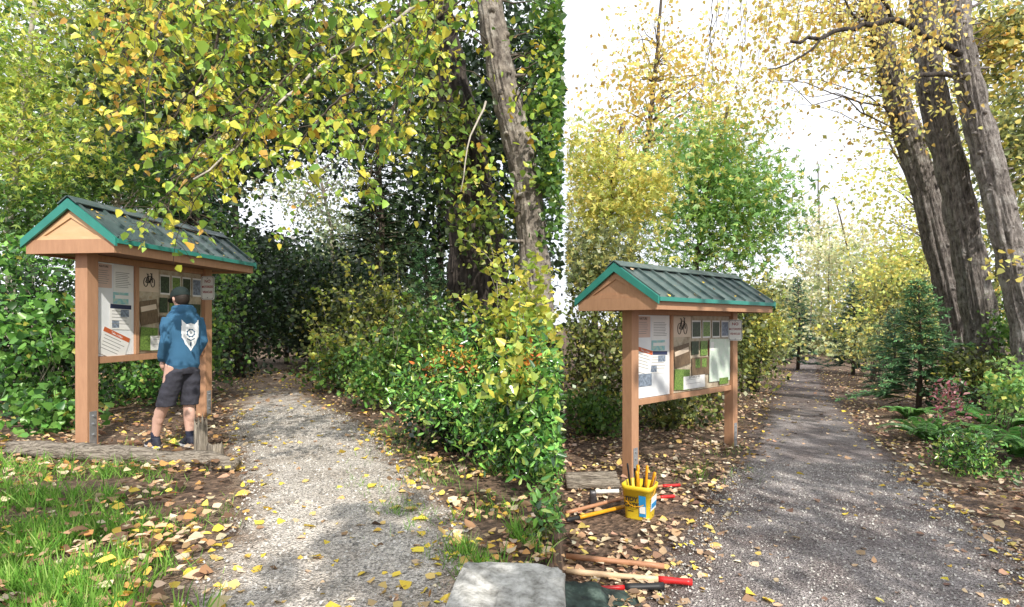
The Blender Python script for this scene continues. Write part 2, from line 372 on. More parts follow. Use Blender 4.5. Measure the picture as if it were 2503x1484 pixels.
# ------------------------------------------------------------ ground and paths
PATHS={'L':[(1484,430,1190),(1300,550,1150),(1200,595,1065),(1120,572,970),(1050,555,905),(1000,570,820),(960,590,765),(920,606,722),(880,630,700),(850,644,690)],
       'R':[(1484,1580,2600),(1380,1630,2540),(1300,1680,2440),(1200,1740,2290),(1100,1825,2170),(1040,1850,2110),(1000,1862,2075),(950,1893,2030),(915,1927,2010),(890,1948,2002),(872,1962,2000)]}
PE={}
for sd,rows in PATHS.items():
    Ys=[];A_=[];B_=[]
    for (y,a,b) in rows:
        Y=(H-Z0[sd])*F/(y-HY); Ys.append(Y);A_.append((a-CX)*Y/F);B_.append((b-CX)*Y/F)
    PE[sd]=(np.array(Ys),np.array(A_),np.array(B_))
def pedges(sd,Y):
    Ys,a,b=PE[sd]; return np.interp(Y,Ys,a),np.interp(Y,Ys,b)
def grid(name,xs,ys,fn,m,kind='structure',attr=None):
    nx,ny=len(xs),len(ys)
    vs=[fn(x,y) for y in ys for x in xs]
    fs=[(j*nx+i,j*nx+i+1,(j+1)*nx+i+1,(j+1)*nx+i) for j in range(ny-1) for i in range(nx-1)]
    me=bpy.data.meshes.new(name); me.from_pydata(vs,[],fs); me.materials.append(m)
    me.polygons.foreach_set('use_smooth',[True]*len(fs))
    if attr:
        a=me.attributes.new('dirt','FLOAT','POINT'); a.data.foreach_set('value',[float(attr(x,y)) for y in ys for x in xs])
    o=bpy.data.objects.new(name,me); C.objects.link(o)
    if kind:o['kind']=kind
    return o
ss=list(np.concatenate([[-400,-150,-60,-30,-18],np.arange(-12,-.2,.14),np.arange(-.2,.05,.01),np.arange(.1,12,.16),[18,30,60,150,400]]))
ys=list(np.concatenate([[-200,-60,-30,-15,-8,-4,-2,0,1,1.6],np.arange(2,16,.12),np.arange(16,40,.8),[45,60,90,150,400]]))
grid('ground',ss,ys,lambda s,y:(s+K*max(y,0),y,gz(s+K*max(y,0),y)),M['soil'])
def mkpath(sd,m):
    Y0=.8 if sd=='L' else 1.2; Y1=PE[sd][0][-1]
    yy=list(np.concatenate([np.arange(Y0,12,.12),np.arange(12,Y1,.4)])); uu=list(np.linspace(-.1,1.1,37))
    def fn(u,y):
        a,b=pedges(sd,y)
        w=.25*noise.noise(Vector((y*1.7,u*2,5 if sd=='L' else 9)))+.1*noise.noise(Vector((y*6,u,1)))
        x=a+(b-a)*u+(w if u<.06 or u>.94 else 0)
        if sd=='L': x=min(x,K*y-.1)
        return (x,y,gz(x,y)+.015-.015*min(1,abs(2*u-1))**6)
    def dirt(u,y):
        e=max(0,1-min(u+.1,1.1-u)/(.34 if sd=='L' else .3)); far=sm((y-(7.5 if sd=='L' else 9))/6)
        return e*.75+far*(.6 if sd=='L' else .35)
    return grid('path',uu,yy,fn,m,attr=dirt)
mkpath('L',M['gravel']); mkpath('R',M['soilpath'])
def onpath(sd,x,y):
    a,b=pedges(sd,y); return (x>a-.02)&(x<b+.02)
def scatter(sd,n,ymin,ymax,pxr,palette,keep,name,size=.085,power=1.0):
    Y=ymin+(ymax-ymin)*rng.uniform(0,1,n)**power; px=rng.uniform(pxr[0],pxr[1],n); X=(px-CX)*Y/F
    on=onpath(sd,X,Y)
    cl=np.array([noise.noise(Vector((x*1.6,y*1.6,7))) for x,y in zip(X,Y)])
    a,b=pedges(sd,Y); dist=np.minimum(abs(X-a),abs(X-b))
    far=np.clip((Y-8)/6,0,1)*(.3 if sd=='L' else .05)
    pk=np.where(on,keep+.45*np.exp(-dist/(.2 if sd=='L' else .22))+far,.55+1.2*cl)
    if sd=='L': pk=np.where((X<-1.5)&(Y<5.2),pk*.6,pk)
    if sd=='R':
        py=HY+F*1.97/Y; pk=np.where((px<1720)&(py>1170),pk*.7,pk); pk=np.where((~on)&(px>1900)&(Y<8.5),pk*.55,pk)
    k=rng.uniform(0,1,n)<pk; X,Y,on=X[k],Y[k],on[k]; n=len(X)
    Z=np.array([gz(x,y) for x,y in zip(X,Y)])+.018+rng.uniform(0,.02,n)*(~on)
    if sd=='L': Z=Z+np.where((~on)&(X<-1.4)&(Y<5.3),rng.uniform(0,.09,n),0)
    Cl=pal(P_[palette],n,.3); yc=pal(P_['yfall'],n); o2=on&(rng.uniform(0,1,n)<.65) if sd=='L' else on&(rng.uniform(0,1,n)<.2)
    Cl[o2]=yc[o2]
    A=rng.normal(size=(n,3)); A[:,2]*=.15; Nn=rng.normal(size=(n,3))*.35+np.array([0,0,1.0])
    S=size*np.exp(rng.normal(size=n)*.35-.1); S=np.clip(S,.02,.10)
    lm=LM(sd); h=n//2
    P=np.stack([X,Y,Z],1); lm.add(P[:h],S[:h],Cl[:h],'leaf',A=A[:h],Nn=Nn[:h]); lm.add(P[h:],S[h:],Cl[h:],'curl',A=A[h:],Nn=Nn[h:])
    return tag(lm.build(name,M['dry']),None,None,kind='stuff')
o=scatter('L',23000,2.55,17,(-80,1379),'fallen',.035,'fallen_leaves',.060,power=1.25); tag(o,'tan and yellow fallen leaves scattered over the sunny ground by the log','fallen leaves')
o=scatter('R',40000,3.7,24,(1379,2600),'fallenr',.016,'fallen_leaves',.062,power=1.2); tag(o,'brown and tan fallen leaves along both sides of the dark path','fallen leaves')
def pebbles(sd,n,ymax):
    Y=rng.uniform(2.6 if sd=='L' else 3.8,ymax,n); a,b=pedges(sd,Y); X=a+(b-a)*rng.uniform(0,1,n)
    Z=np.array([gz(x,y) for x,y in zip(X,Y)])+.018
    g=rng.uniform(.2,.8,(n,1)); lm=LM(sd)
    lm.add(np.stack([X,Y,Z],1),rng.uniform(.01,.024,n),np.repeat(g,3,1)*np.array([1,.95,.88]),'leaf',Nn=rng.normal(size=(n,3))*.5+np.array([0,0,1]))
    return lm.build('gravel',M['dry'])
tag(pebbles('L',9000,9),'pale loose gravel on the sunlit path','gravel',kind='stuff')
tag(pebbles('R',12000,8),'small grey stones on the dark path','gravel',kind='stuff')
def grass(patches,sd,name,label,th=-.05):
    lm=LM(sd)
    for (px,py,rx,ry,n,h) in patches:
        a=rng.normal(size=n)*.5; b=rng.normal(size=n)*.5
        PX=px+a*rx; PY=np.clip(py+b*ry,880,1900); Y=(H-Z0[sd])*F/(PY-HY); X=(PX-CX)*Y/F
        X=np.round(X/.11)*.11; Y=np.round(Y/.11)*.11
        X=X+.05*np.sin(Y*37+X*11)+rng.normal(size=n)*.022; Y=Y+rng.normal(size=n)*.028
        k=np.array([noise.noise(Vector((x*2.2,y*2.2,11))) for x,y in zip(X,Y)])>th; X,Y=X[k],Y[k]; m=len(X)
        if m==0: continue
        Z=np.array([gz(x,y) for x,y in zip(X,Y)])
        A=rng.normal(size=(m,3))*.5; A[:,2]=1
        lm.add(np.stack([X,Y,Z],1),rng.uniform(.35,1.15,m)*h,pal(P_['grass'],m),'grass',A=A,Nn=rng.normal(size=(m,3))+np.array([0,-1,0]))
    o=lm.build(name,M['grass']); return tag(o,label,'grass',kind='stuff')
grass([(50,1200,180,80,2600,.16),(60,1420,260,170,7000,.18),(290,1180,120,70,1300,.14),(260,1330,160,110,1600,.13),(120,1500,300,110,3600,.18),(380,1250,110,120,350,.1)],'L','grass','patchy bright green grass in front of the weathered log',-.14)
grass([(1215,1320,100,60,1300,.14),(1200,1370,120,60,600,.12),(975,1265,70,40,380,.09),(915,1180,60,30,240,.08),(1010,1120,90,40,420,.1),(1205,1140,80,70,600,.14),(1060,1180,120,50,350,.09),(515,1230,60,60,250,.1),(430,1090,60,25,250,.1),(950,1060,80,30,300,.1)],'L','grass','small grass tufts along the sunny path edge')
grass([(1725,1155,110,26,500,.1),(1775,1100,50,20,160,.1),(2380,1160,120,30,150,.1)],'R','grass','low grass tufts beside the dark path')
# ------------------------------------------------------------ kiosks
def kiosk(base,rz,L,W,o,tot,label,variant):
    root=empty('information_kiosk',base,label,'information kiosk',None,rz); e=tot-o
    for y in (0,L):
        b=MB().box((0,y,1.06),(.15,.15,2.2)).build('post',M['wood'],root,bevel=.006)
        br=MB(); br.box((.078,y,.19),(.006,.09,.38))
        for z in (.12,.24,.33): br.tube([(.08,y,z),(.095,y,z)],.012,8)
        q=br.build('bracket',M['galv'],b)
    f=MB(); z=2.205;h=.15
    f.box((0,-o,z),(2*W,.035,h)); f.box((0,e,z),(2*W,.035,h))
    for s in (-1,1): f.box((s*(W-.0175),(e-o)/2,z),(.035,tot-.033,h-.004))
    f.build('fascia',M['wood'],root)
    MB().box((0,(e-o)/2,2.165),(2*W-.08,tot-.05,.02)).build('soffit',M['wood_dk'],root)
    ap=2.655
    for yy in (-o+.02,e-.02):
        g=MB(); g.add([(-W+.03,yy-.01,2.281),(W-.03,yy-.01,2.281),(0,yy-.01,ap-.02),(-W+.03,yy+.01,2.281),(W-.03,yy+.01,2.281),(0,yy+.01,ap-.02)],[(0,1,2),(5,4,3),(0,3,4,1),(1,4,5,2),(2,5,3,0)])
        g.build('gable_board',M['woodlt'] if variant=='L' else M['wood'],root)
    g=MB(); yy=-o+.0
    fr=[(-W*.86,2.282),(W*.86,2.282),(0,ap-.06)]; inn=[(-W*.62,2.325),(W*.62,2.325),(0,ap-.135)]
    for a in range(3):
        b=(a+1)%3; q=[fr[a],fr[b],inn[b],inn[a]]
        g.add([(x,yy-.006,zz) for x,zz in q]+[(x,yy+.008,zz) for x,zz in q],[(0,1,2,3),(7,6,5,4),(0,4,5,1),(1,5,6,2),(2,6,7,3),(3,7,4,0)])
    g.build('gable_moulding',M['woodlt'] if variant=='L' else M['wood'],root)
    xe=W+.03; ze=2.275; top=2.71; r=MB(); th=.03
    for s in (-1,1):
        y0,y1=-o-.02,e+.02
        vs=[(0,y0,top),(s*xe,y0,ze),(s*xe,y1,ze),(0,y1,top)]
        r.add(vs+[(x,y,zz-th) for x,y,zz in vs],[(0,1,2,3),(7,6,5,4),(0,4,5,1),(1,5,6,2),(2,6,7,3),(3,7,4,0)])
    rf=r.build('roof',M['roof'],root)
    n=int(tot/.31); sl=math.atan2(top-ze,xe); Ls=math.hypot(xe,top-ze)
    for s in (-1,1):
        for i in range(n+1):
            y=-o+(tot)*i/n
            Mx=Matrix.Rotation(s*sl,3,'Y'); MB().box((s*xe/2+s*.012*math.sin(sl),y,(top+ze)/2+.014),(Ls-.02,.022,.028),Mx).build('seam',M['roof'],rf)
    for yy in (-o-.035,e+.035):
        t=MB(); bw=.09
        for s in (-1,1):
            q=[(0,top+.012),(s*(xe+.01),ze+.012),(s*(xe+.01),ze+.012-bw),(0,top+.012-bw*1.2)]
            t.add([(x,yy-.014,zz) for x,zz in q]+[(x,yy+.014,zz) for x,zz in q],[(0,1,2,3),(7,6,5,4),(0,4,5,1),(1,5,6,2),(2,6,7,3),(3,7,4,0)])
        t.build('bargeboard',M['teal'],root)
    for s in (-1,1): MB().box((s*(xe+.012),(e-o)/2,ze-.02),(.02,tot+.04,.05)).build('eave_trim',M['teal'],root)
    rc=MB(); 
    for s in (-1,1): rc.box((s*.06,(e-o)/2,top-.0),(.13,tot+.1,.012),Matrix.Rotation(s*sl,3,'Y'))
    rc.build('ridge_cap',M['roof'],root)
    y0,y1=.078,L-.078; ym=y0+(y1-y0)*.33; zb=.985; zt=2.15
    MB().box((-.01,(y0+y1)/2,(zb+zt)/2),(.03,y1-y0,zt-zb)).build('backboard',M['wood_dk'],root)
    MB().box((.0,(y0+y1)/2,.945),(.09,y1-y0,.075)).build('rail',M['wood'],root,bevel=.003); MB().box((.0,(y0+y1)/2,2.115),(.085,y1-y0,.07)).build('rail',M['wood'],root,bevel=.003)
    MB().box((.004,ym,(zb+2.078)/2),(.08,.055,2.078-zb-.002)).build('mullion',M['wood'],root,bevel=.003)
    na,nb=y0+.004,ym-.03; wa,wb=ym+.03,y1-.004; za,zz_=zb+.004,2.075
    wbd=MB().box((.011,(na+nb)/2,(za+zz_)/2),(.008,nb-na,zz_-za)).build('notice_board',M['board'],root)
    cb=MB().box((.011,(wa+wb)/2,(za+zz_)/2),(.008,wb-wa,zz_-za)).build('notice_board',M['corkboard'],root)
    wbd['label']='narrow white notice board'; cb['label']='wide tan collage notice board'
    cnt=[0]
    def P(panel,u0,u1,v0,v1,m,name='notice',rot=0,lines=0,title=None,tm=None,ts=.1,head=None):
        a,b,par=(na,nb,wbd) if panel==0 else (wa,wb,cb)
        cnt[0]+=1; x=.0165+.0007*cnt[0]
        w=(b-a)*(u1-u0); hh=(zz_-za)*(v1-v0); cy=a+(b-a)*(u0+u1)/2; cz=za+(zz_-za)*(v0+v1)/2
        Mx=Matrix.Rotation(rot,3,'X')
        pa=MB().box((0,0,0),(.0012,w,hh),Mx).build(name,m,par); pa.location=(x,cy,cz)
        if head: MB().box(Vector((x+.001,cy,cz))+Mx@Vector((0,0,hh*.4)),(.001,w*.98,hh*.17),Mx).build('header_band',head,par)
        if lines:
            mb=MB()
            for i in range(lines):
                zc=hh*(.22-.62*i/max(lines,1)); ww=w*U(.6,.8)
                mb.box(Vector((x+.001,cy,cz))+Mx@Vector((0,-(w*.8-ww)/2,zc)),(.0008,ww,hh*.018+.001),Mx)
            mb.build('print_lines',M['greyink'],par)['kind']='stuff'
        if title:
            t_=text(title,ts,Vector((x+.0022,cy,cz))+Mx@Vector((0,0,hh*.39)),(0,0,0),tm or M['ink'],'lettering',par,xs=1)
            t_.rotation_euler=(Matrix.Rotation(rot,3,'X')@Matrix.Rotation(R(90),3,'Z')@Matrix.Rotation(R(90),3,'X')).to_euler()
        return pa
    sc=(L/2.0)
    P(0,.02,.42,.73,.985,M['pinkp'],'notice',0,7,'NATURE',M['ink'],.034*sc)
    P(0,.46,.98,.70,.99,M['paper'],'notice',0,9)
    P(0,.45,.85,.56,.69,M['mapt'],'map'); P(0,.5,.9,.62,.66,M['paper'],'notice')
    P(0,.36,.92,.28,.56,M['paper'],'flyer',R(-2),5,None,None,.03,M['navy'])
    P(0,.42,.6,.30,.38,M['photo_bl'],'photograph'); P(0,.64,.86,.42,.5,M['photo_bl'],'photograph')
    if variant=='L': P(0,.10,.82,-.03,.26,M['paper'],'flyer',R(-22),5,'Take a Hike',M['white'],.036,M['orange'])
    else:
        P(0,.0,.45,.30,.60,M['paper'],'flyer',R(-12),5,'Take a Hike',M['white'],.04,M['orange'])
        P(0,.02,.45,.14,.29,M['photo_bl'],'photograph')
    P(1,.01,.29,.72,.99,M['cream'],'poster',0,0)
    bk=MB(); a,b=wa,wb; cy=a+(b-a)*.15; cz=za+(zz_-za)*.83; x=.0295; q=.066*sc
    for dy in (-1,1): bk.tube([(x,cy+dy*q*.9+math.cos(t)*q*.5,cz+math.sin(t)*q*.85) for t in np.linspace(0,2*math.pi,22)],.004,6)
    for A_,B_ in (((-.9,0),(-.35,1.2)),((-.35,1.2),(.6,1.2)),((.9,0),(.55,1.7)),((0,-.1),(-.42,1.6)),((0,-.1),(.6,1.2)),((-.9,0),(0,-.1)),((.3,1.75),(.8,1.7)),((-.65,1.6),(-.25,1.57))):
        bk.tube([(x,cy+A_[0]*q,cz+A_[1]*q),(x,cy+B_[0]*q,cz+B_[1]*q)],.005,6)
    bk.build('bicycle_drawing',M['ink'],cb)
    for i,(u0,u1) in enumerate(((.31,.46),(.49,.63),(.66,.8),(.83,.98))): P(1,u0,u1,.70,.94,M['paper'],'photograph'); P(1,u0+.008,u1-.008,.72,.92,[M['photo_dk'],M['photo_gr'],M['photo_dk'],M['photo_bl']][i],'photograph')
    P(1,.30,.42,.48,.66,M['photo_dk'],'photograph'); P(1,.45,.57,.46,.66,M['photo_gr'],'photograph'); P(1,.59,.70,.46,.66,M['photo_rd'],'photograph')
    P(1,.02,.27,.34,.62,M['photo_br'],'photograph',R(8)); P(1,.03,.25,.50,.56,M['cream'],'caption_strip',R(10))
    P(1,.30,.62,.20,.44,M['photo_br'],'photograph'); P(1,.36,.44,.3,.42,M['photo_gr'],'photograph'); P(1,.47,.55,.3,.42,M['photo_gr'],'photograph')
    P(1,.02,.26,.03,.30,M['photo_gr'],'photograph',R(-4))
    P(1,.16,.52,.03,.2,M['paper'],'notice',0,2,'GET INVOLVED',M['ink'],.034*sc)
    if variant=='R': P(1,.60,.985,.08,.68,M['mapg'],'map',R(-1),0); P(1,.62,.68,.52,.64,M['paper'],'notice',0,0); P(1,.78,.95,.03,.12,M['photo_gr'],'photograph')
    else: P(1,.72,.96,.2,.6,M['photo_dk'],'photograph'); P(1,.6,.98,.03,.16,M['photo_gr'],'photograph')
    lm=LM(); n=46 if variant=='L' else 16
    u=rng.uniform(.1,.95,n); yy=rng.uniform(-o,e,n)
    lm.add(np.stack([u*xe,yy,top+(ze-top)*u+.012],1),rng.uniform(.04,.07,n),pal(P_['yfall'],n),'curl',A=np.stack([rng.normal(size=n),rng.normal(size=n),-.3*np.ones(n)],1),Nn=np.tile([.55,0,.83],(n,1)))
    lo=lm.build('fallen_leaves',M['dry']); lo.location=base; lo.rotation_euler=(0,0,rz); tag(lo,'yellow leaves lying on the roof of the '+('sunlit' if variant=='L' else 'shaded')+' kiosk','fallen leaves',kind='stuff')
    return root
def notice_sign(root,L,label,hz,w=.2,h=.33,xo=.075,rz=0):
    Mw=Matrix.Translation(root.location)@Matrix.Rotation(root.rotation_euler.z,4,'Z')
    p=Mw@Vector((xo,L-.1,hz))
    s=empty('notice_sign',p,label,'sign',None,root.rotation_euler.z+rz)
    MB().loft([(0,0,-.004,w/2,h/2),(0,0,.004,w/2,h/2)],40,9).build('sign_plate',M['signw'],s).rotation_euler=(R(90),0,0)
    fr=MB(); 
    def rr(a,b,n=40,p=9): 
        return [(a*math.copysign(abs(math.cos(t))**(2/p),math.cos(t)),b*math.copysign(abs(math.sin(t))**(2/p),math.sin(t))) for t in [2*math.pi*i/n for i in range(n)]]
    o_=rr(w/2-.008,h/2-.008); i_=rr(w/2-.013,h/2-.013); n=40
    fr.add([(x,-.0055,z) for x,z in o_]+[(x,-.0055,z) for x,z in i_],[(j,(j+1)%n,n+(j+1)%n,n+j) for j in range(n)])
    fr.build('border_line',M['ink'],s)
    text('NO',.06,(0,-.0058,.095),(R(90),0,0),M['redink'],'lettering',s,.001)
    text('MOTORIZED',.044,(0,-.0058,.015),(R(90),0,0),M['redink'],'lettering',s,.0008,.70)
    text('VEHICLES',.044,(0,-.0058,-.06),(R(90),0,0),M['redink'],'lettering',s,.0008,.8)
    for z in (-.14,.142): MB().tube([(0,-.004,z),(0,-.01,z)],.008,8).build('bolt',M['galv'],s)
k1=kiosk(Vector((-4.78,6.44,0)),R(-7.2),2.0,.535,.2,2.565,'sunlit tan wooden notice kiosk with teal-trimmed roof, person in front of it','L')
k2=kiosk(Vector((1.52,7.35,-.6)),R(-47.3),2.71,.60,.304,3.13,'shaded tan wooden notice kiosk with ribbed green roof, yellow bucket at its foot','R')
notice_sign(k1,2.0,'white no motorized vehicles sign on the kiosk post behind the person',1.88,.2,.345,.13)
notice_sign(k2,2.71,'white no motorized vehicles sign on the far post of the shaded kiosk',1.86,.205,.33,.12,R(26))
# ------------------------------------------------------------ person
def person():
    base=Vector((-3.62,6.3,.015)); root=empty('person',base,'person in blue hooded sweatshirt, dark shorts and cap, seen from behind reading the notice board','person',None,R(58))
    b=MB()
    lk=[(-.09,0,.90),(-.13,.10,.50),(-.15,.22,.30),(-.16,.26,.10),(-.16,.255,.05)]
    rk=[(.09,0,.90),(.09,.045,.50),(.085,.03,.30),(.085,.015,.10),(.085,.01,.05)]
    lr=[.09,.060,.057,.039,.037]
    for q in (lk,rk):
        b.tube(q,lr,16)
        b.ball(Vector(q[2])+Vector((0,-.022,.04)),(.054,.052,.11))
        b.ball(Vector(q[1]),(.058,.058,.065))
    b.loft([(0,0,.82,.13,.10),(0,0,.92,.14,.11),(0,0,1.05,.125,.092),(0,0,1.25,.14,.095),(0,0,1.40,.16,.09),(0,0,1.47,.11,.07),(0,.01,1.52,.06,.058)],24)
    b.tube([(0,-.005,1.45),(0,.02,1.53),(0,.035,1.60)],[.060,.055,.055],16)
    hc=Vector((0,.05,1.635)); Rx=Matrix.Rotation(R(-22),3,'X')
    b.ball(hc,(.076,.097,.108),20,Rx); b.ball(hc+Rx@Vector((0,.03,-.055)),(.056,.062,.055),16,Rx)
    b.tube([hc+Rx@Vector((0,.085,.015)),hc+Rx@Vector((0,.118,-.022)),hc+Rx@Vector((0,.09,-.03))],[.01,.016,.012],8)
    for s in (-1,1): b.ball(hc+Rx@Vector((s*.079,-.005,-.012)),(.012,.022,.034),12,Rx)
    b.ball(hc+Rx@Vector((0,.088,-.062)),(.026,.012,.008),10,Rx)
    for s in (-1,1):
        sh=Vector((s*.16,0,1.41)); el=Vector((s*.205,-.03,1.16)); wr=Vector((s*.17,.11,.95))
        b.tube([sh,sh.lerp(el,.5),el,el.lerp(wr,.5),wr],[.05,.045,.038,.034,.026],14)
        pd=(Vector((s*.13,.15,.86))-wr).normalized(); pm=wr+pd*.06
        b.ball(pm-pd*.005,(.024,.034,.05),12)
        fw=Vector((0,1,0)); fw=(fw-pd*fw.dot(pd)).normalized()
        for i,(ln,of) in enumerate(((.07,.026),(.078,.009),(.072,-.009),(.056,-.026))):
            p0=pm+pd*.035+fw*of; p1=p0+pd*ln*.55; p2=p1+pd*ln*.4+Vector((-s*.014,0,0))
            b.tube([p0-pd*.02,p0,p1,p2],[.0095,.0095,.009,.0075],8)
        b.tube([pm-pd*.02+fw*.02,pm+fw*.045+pd*.012,pm+fw*.055+pd*.04],[.011,.0105,.0085],8)
    b.voxel('body',M['skin'],root,.0075,3)
    for s in (-1,1): MB().ball(hc+Rx@Vector((s*.03,.084,.012)),(.013,.01,.008),10,Rx).build('eye',M['ink'],root,True)
    h=MB(); h.ball(hc+Rx@Vector((0,-.014,.0)),(.082,.1,.112),24,Rx)
    hh=h.build('hair',M['hair'],root,True)
    bm=bmesh.new(); bm.from_mesh(hh.data)
    bmesh.ops.bisect_plane(bm,geom=bm.verts[:]+bm.edges[:]+bm.faces[:],plane_co=hc+Rx@Vector((0,.01,0)),plane_no=Rx@Vector((0,1,-.35)).normalized(),clear_outer=True); bm.to_mesh(hh.data); bm.free()
    cp=MB(); cp.ball(hc+Rx@Vector((0,-.004,.02)),(.094,.117,.104),28,Rx); cap=cp.build('cap',M['cap'],root,True)
    bm=bmesh.new(); bm.from_mesh(cap.data)
    bmesh.ops.bisect_plane(bm,geom=bm.verts[:]+bm.edges[:]+bm.faces[:],plane_co=hc+Rx@Vector((0,0,.004)),plane_no=Rx@Vector((0,.12,-1)).normalized(),clear_outer=True); bm.to_mesh(cap.data); bm.free()
    bmm=MB(); vs=[]; n=14
    for k in range(2):
        for i in range(n+1):
            a=math.pi*i/n; vs.append(hc+Rx@Vector((math.cos(a)*.08,.07+math.sin(a)*(.04 if k==0 else .115),.03-(.012 if k else 0)*math.sin(a))))
    m=n+1; bmm.add(vs+[v+Vector((0,0,-.005)) for v in vs],[(i,i+1,m+i+1,m+i) for i in range(n)]+[(3*m+i,3*m+i+1,2*m+i+1,2*m+i) for i in range(n)])
    bmm.build('brim',M['cap'],cap)
    g=MB(); g.loft([(0,.0,.83,.148,.12),(0,0,.87,.153,.126),(0,0,.90,.166,.14),(0,0,1.0,.163,.138),(0,-.005,1.15,.16,.132),(0,-.01,1.28,.172,.132),(0,-.01,1.38,.185,.125),(0,-.005,1.44,.165,.11),(0,0,1.49,.12,.085),(0,.01,1.525,.082,.078)],32,2.3)
    for s in (-1,1):
        sh=Vector((s*.148,0,1.40)); el=Vector((s*.202,-.035,1.155)); wr=Vector((s*.165,.115,.945))
        g.tube([sh,sh.lerp(el,.35)+Vector((s*.01,0,.0)),sh.lerp(el,.7),el,el.lerp(wr,.35),el.lerp(wr,.75),wr+Vector((0,-.012,.03)),wr],[.074,.068,.060,.057,.056,.053,.048,.038],18)
    g.ball((0,-.08,1.485),(.105,.055,.07),20,Matrix.Rotation(R(25),3,'X')); g.ball((0,-.105,1.43),(.075,.035,.07),16)
    g.tube([(math.sin(t)*.09,.0+math.cos(t)*-.075,1.52+.012*math.cos(t)) for t in np.linspace(0,2*math.pi,20)],.028,10)
    g.ball((0,.13,.98),(.12,.03,.09),16)
    hd=g.voxel('hoodie',M['hoodie'],root,.009,3,.004,6)
    bt=BVHTree.FromPolygons([v.co[:] for v in hd.data.vertices],[p.vertices[:] for p in hd.data.polygons])
    poly=[(-.10,.19),(-.05,.135),(0,.15),(.05,.135),(.10,.19),(.108,.06),(.10,-.02),(.08,-.05),(.065,-.10),(.03,-.14),(.0,-.19),(-.03,-.14),(-.065,-.10),(-.08,-.05),(-.10,-.02),(-.108,.06)]
    def inside(x,y):
        c=False
        for i in range(len(poly)):
            (x1,y1),(x2,y2)=poly[i],poly[i-1]
            if (y1>y)!=(y2>y) and x<(x2-x1)*(y-y1)/(y2-y1)+x1: c=not c
        return c
    em=MB(); st=.004; vid={}; ks=.9
    def vv(i,j):
        if (i,j) not in vid:
            x,z=i*st,j*st; hit=bt.ray_cast(Vector((x+.01,-1,1.22+z)),Vector((0,1,0)))
            p=hit[0] if hit[0] else Vector((x,-.14,1.22+z)); em.v.append(Vector((p.x,p.y-.004,p.z))); vid[(i,j)]=len(em.v)-1
        return vid[(i,j)]
    for i in range(-30,30):
        for j in range(-48,48):
            x,y=(i+.5)*st/ks,(j+.5)*st/ks
            if not inside(x,y): continue
            r=math.hypot(x,y-.03); an=math.atan2(y-.03,x)
            if .036<r<.043+.012*abs(math.sin(an*4)): continue
            if r<.018 and abs(math.sin(an*2.5))>.7: continue
            if abs(x)<.008 and -.13<y<-.08: continue
            if abs(y+.06-abs(x)*.5)<.006 and abs(x)<.05: continue
            em.f.append((vv(i,j),vv(i+1,j),vv(i+1,j+1),vv(i,j+1)))
    em.build('emblem',M['white'],hd)
    s_=MB(); s_.loft([(0,0,.80,.14,.12),(0,0,.86,.152,.135),(0,0,.93,.145,.125),(0,0,.96,.14,.12)],24)
    s_.loft([(-.127,.105,.45,.092,.105),(-.12,.085,.55,.095,.108),(-.10,.04,.68,.097,.114),(-.08,.0,.84,.088,.122)],20)
    s_.loft([(.09,.035,.45,.092,.105),(.092,.03,.55,.095,.108),(.09,.015,.68,.097,.114),(.08,.0,.84,.088,.122)],20)
    s_.voxel('shorts',M['denim'],root,.009,2,.010,10)
    for q in (lk,rk):
        MB().tube([q[4],q[3],Vector(q[3])+Vector((0,-.002,.06))],[.042,.042,.046],16).build('sock',M['sock'],root,True)
        x,y=q[4][0],q[4][1]; sh=MB(); sh.loft([(x,y+.055,-.012,.046,.14),(x,y+.055,.012,.048,.143),(x,y+.05,.03,.046,.136),(x,y+.03,.055,.042,.105),(x,y+.005,.08,.04,.062),(x,y-.005,.1,.043,.05)],24,2.4)
        so=sh.build('shoe',M['shoe'],root,True)
        MB().loft([(x,y+.055,-.016,.049,.145),(x,y+.055,.01,.05,.147)],24,2.4).build('sole',M['white'],so)
person()
# ------------------------------------------------------------ log, stumps, rock
p0=gp(28,1112,'L'); p1=gp(580,1152,'L')
mb=MB(); pts=[p0.lerp(p1,i/24)+Vector((0,0,.07+.006*math.sin(i))) for i in range(25)]
mb.tube(pts,[.085*(1-.012*abs(i-12)) *(1.0 if i<23 else .8) for i in range(25)],22,wob=.6,wf=2.8)
lo=Vector(p0); o=mb.build('weathered_log',M['old'],None,True,org=lo); o.location=lo; tag(o,'long weathered grey log lying in front of the sunlit kiosk','log')
def stump(px,py,h,r,label,n=9):
    b=gp(px,py,'L'); mb=MB(); vs=[]; n=22
    for k in range(7):
        for j in range(n):
            a=2*math.pi*j/n; rr=r*(1+.3*noise.noise(Vector((math.cos(a)*2,math.sin(a)*2,px))))*(1-.1*k/6)
            zz=h*k/6*(1+(.6*noise.noise(Vector((math.cos(a)*3.5,math.sin(a)*3.5,px*.3))) if k>3 else 0))-.02
            vs.append((b.x+math.cos(a)*rr,b.y+math.sin(a)*rr*.7,zz))
    fs=[(k*n+j,k*n+(j+1)%n,(k+1)*n+(j+1)%n,(k+1)*n+j) for k in range(6) for j in range(n)]
    vs.append((b.x,b.y,h*.55)); fs+=[(6*n+j,6*n+(j+1)%n,7*n) for j in range(n)]
    mb.add(vs,fs); o=mb.build('wood_stump',M['oldv'],None,org=b); o.location=b; tag(o,label,'stump')
stump(490,1120,.36,.065,'tall splintered grey stump beside the person\'s shoes'); stump(526,1124,.18,.085,'short broken grey stump at the right end of the log')
mb=MB(); vs=[]; nn=96
ks_=[(-.5,1.04),(-.1,1.03),(-.02,1.02),(.04,1.01),(.08,1.0),(.1,.985),(.108,.95),(.108,.8),(.11,.6),(.107,.4),(.11,.2)]
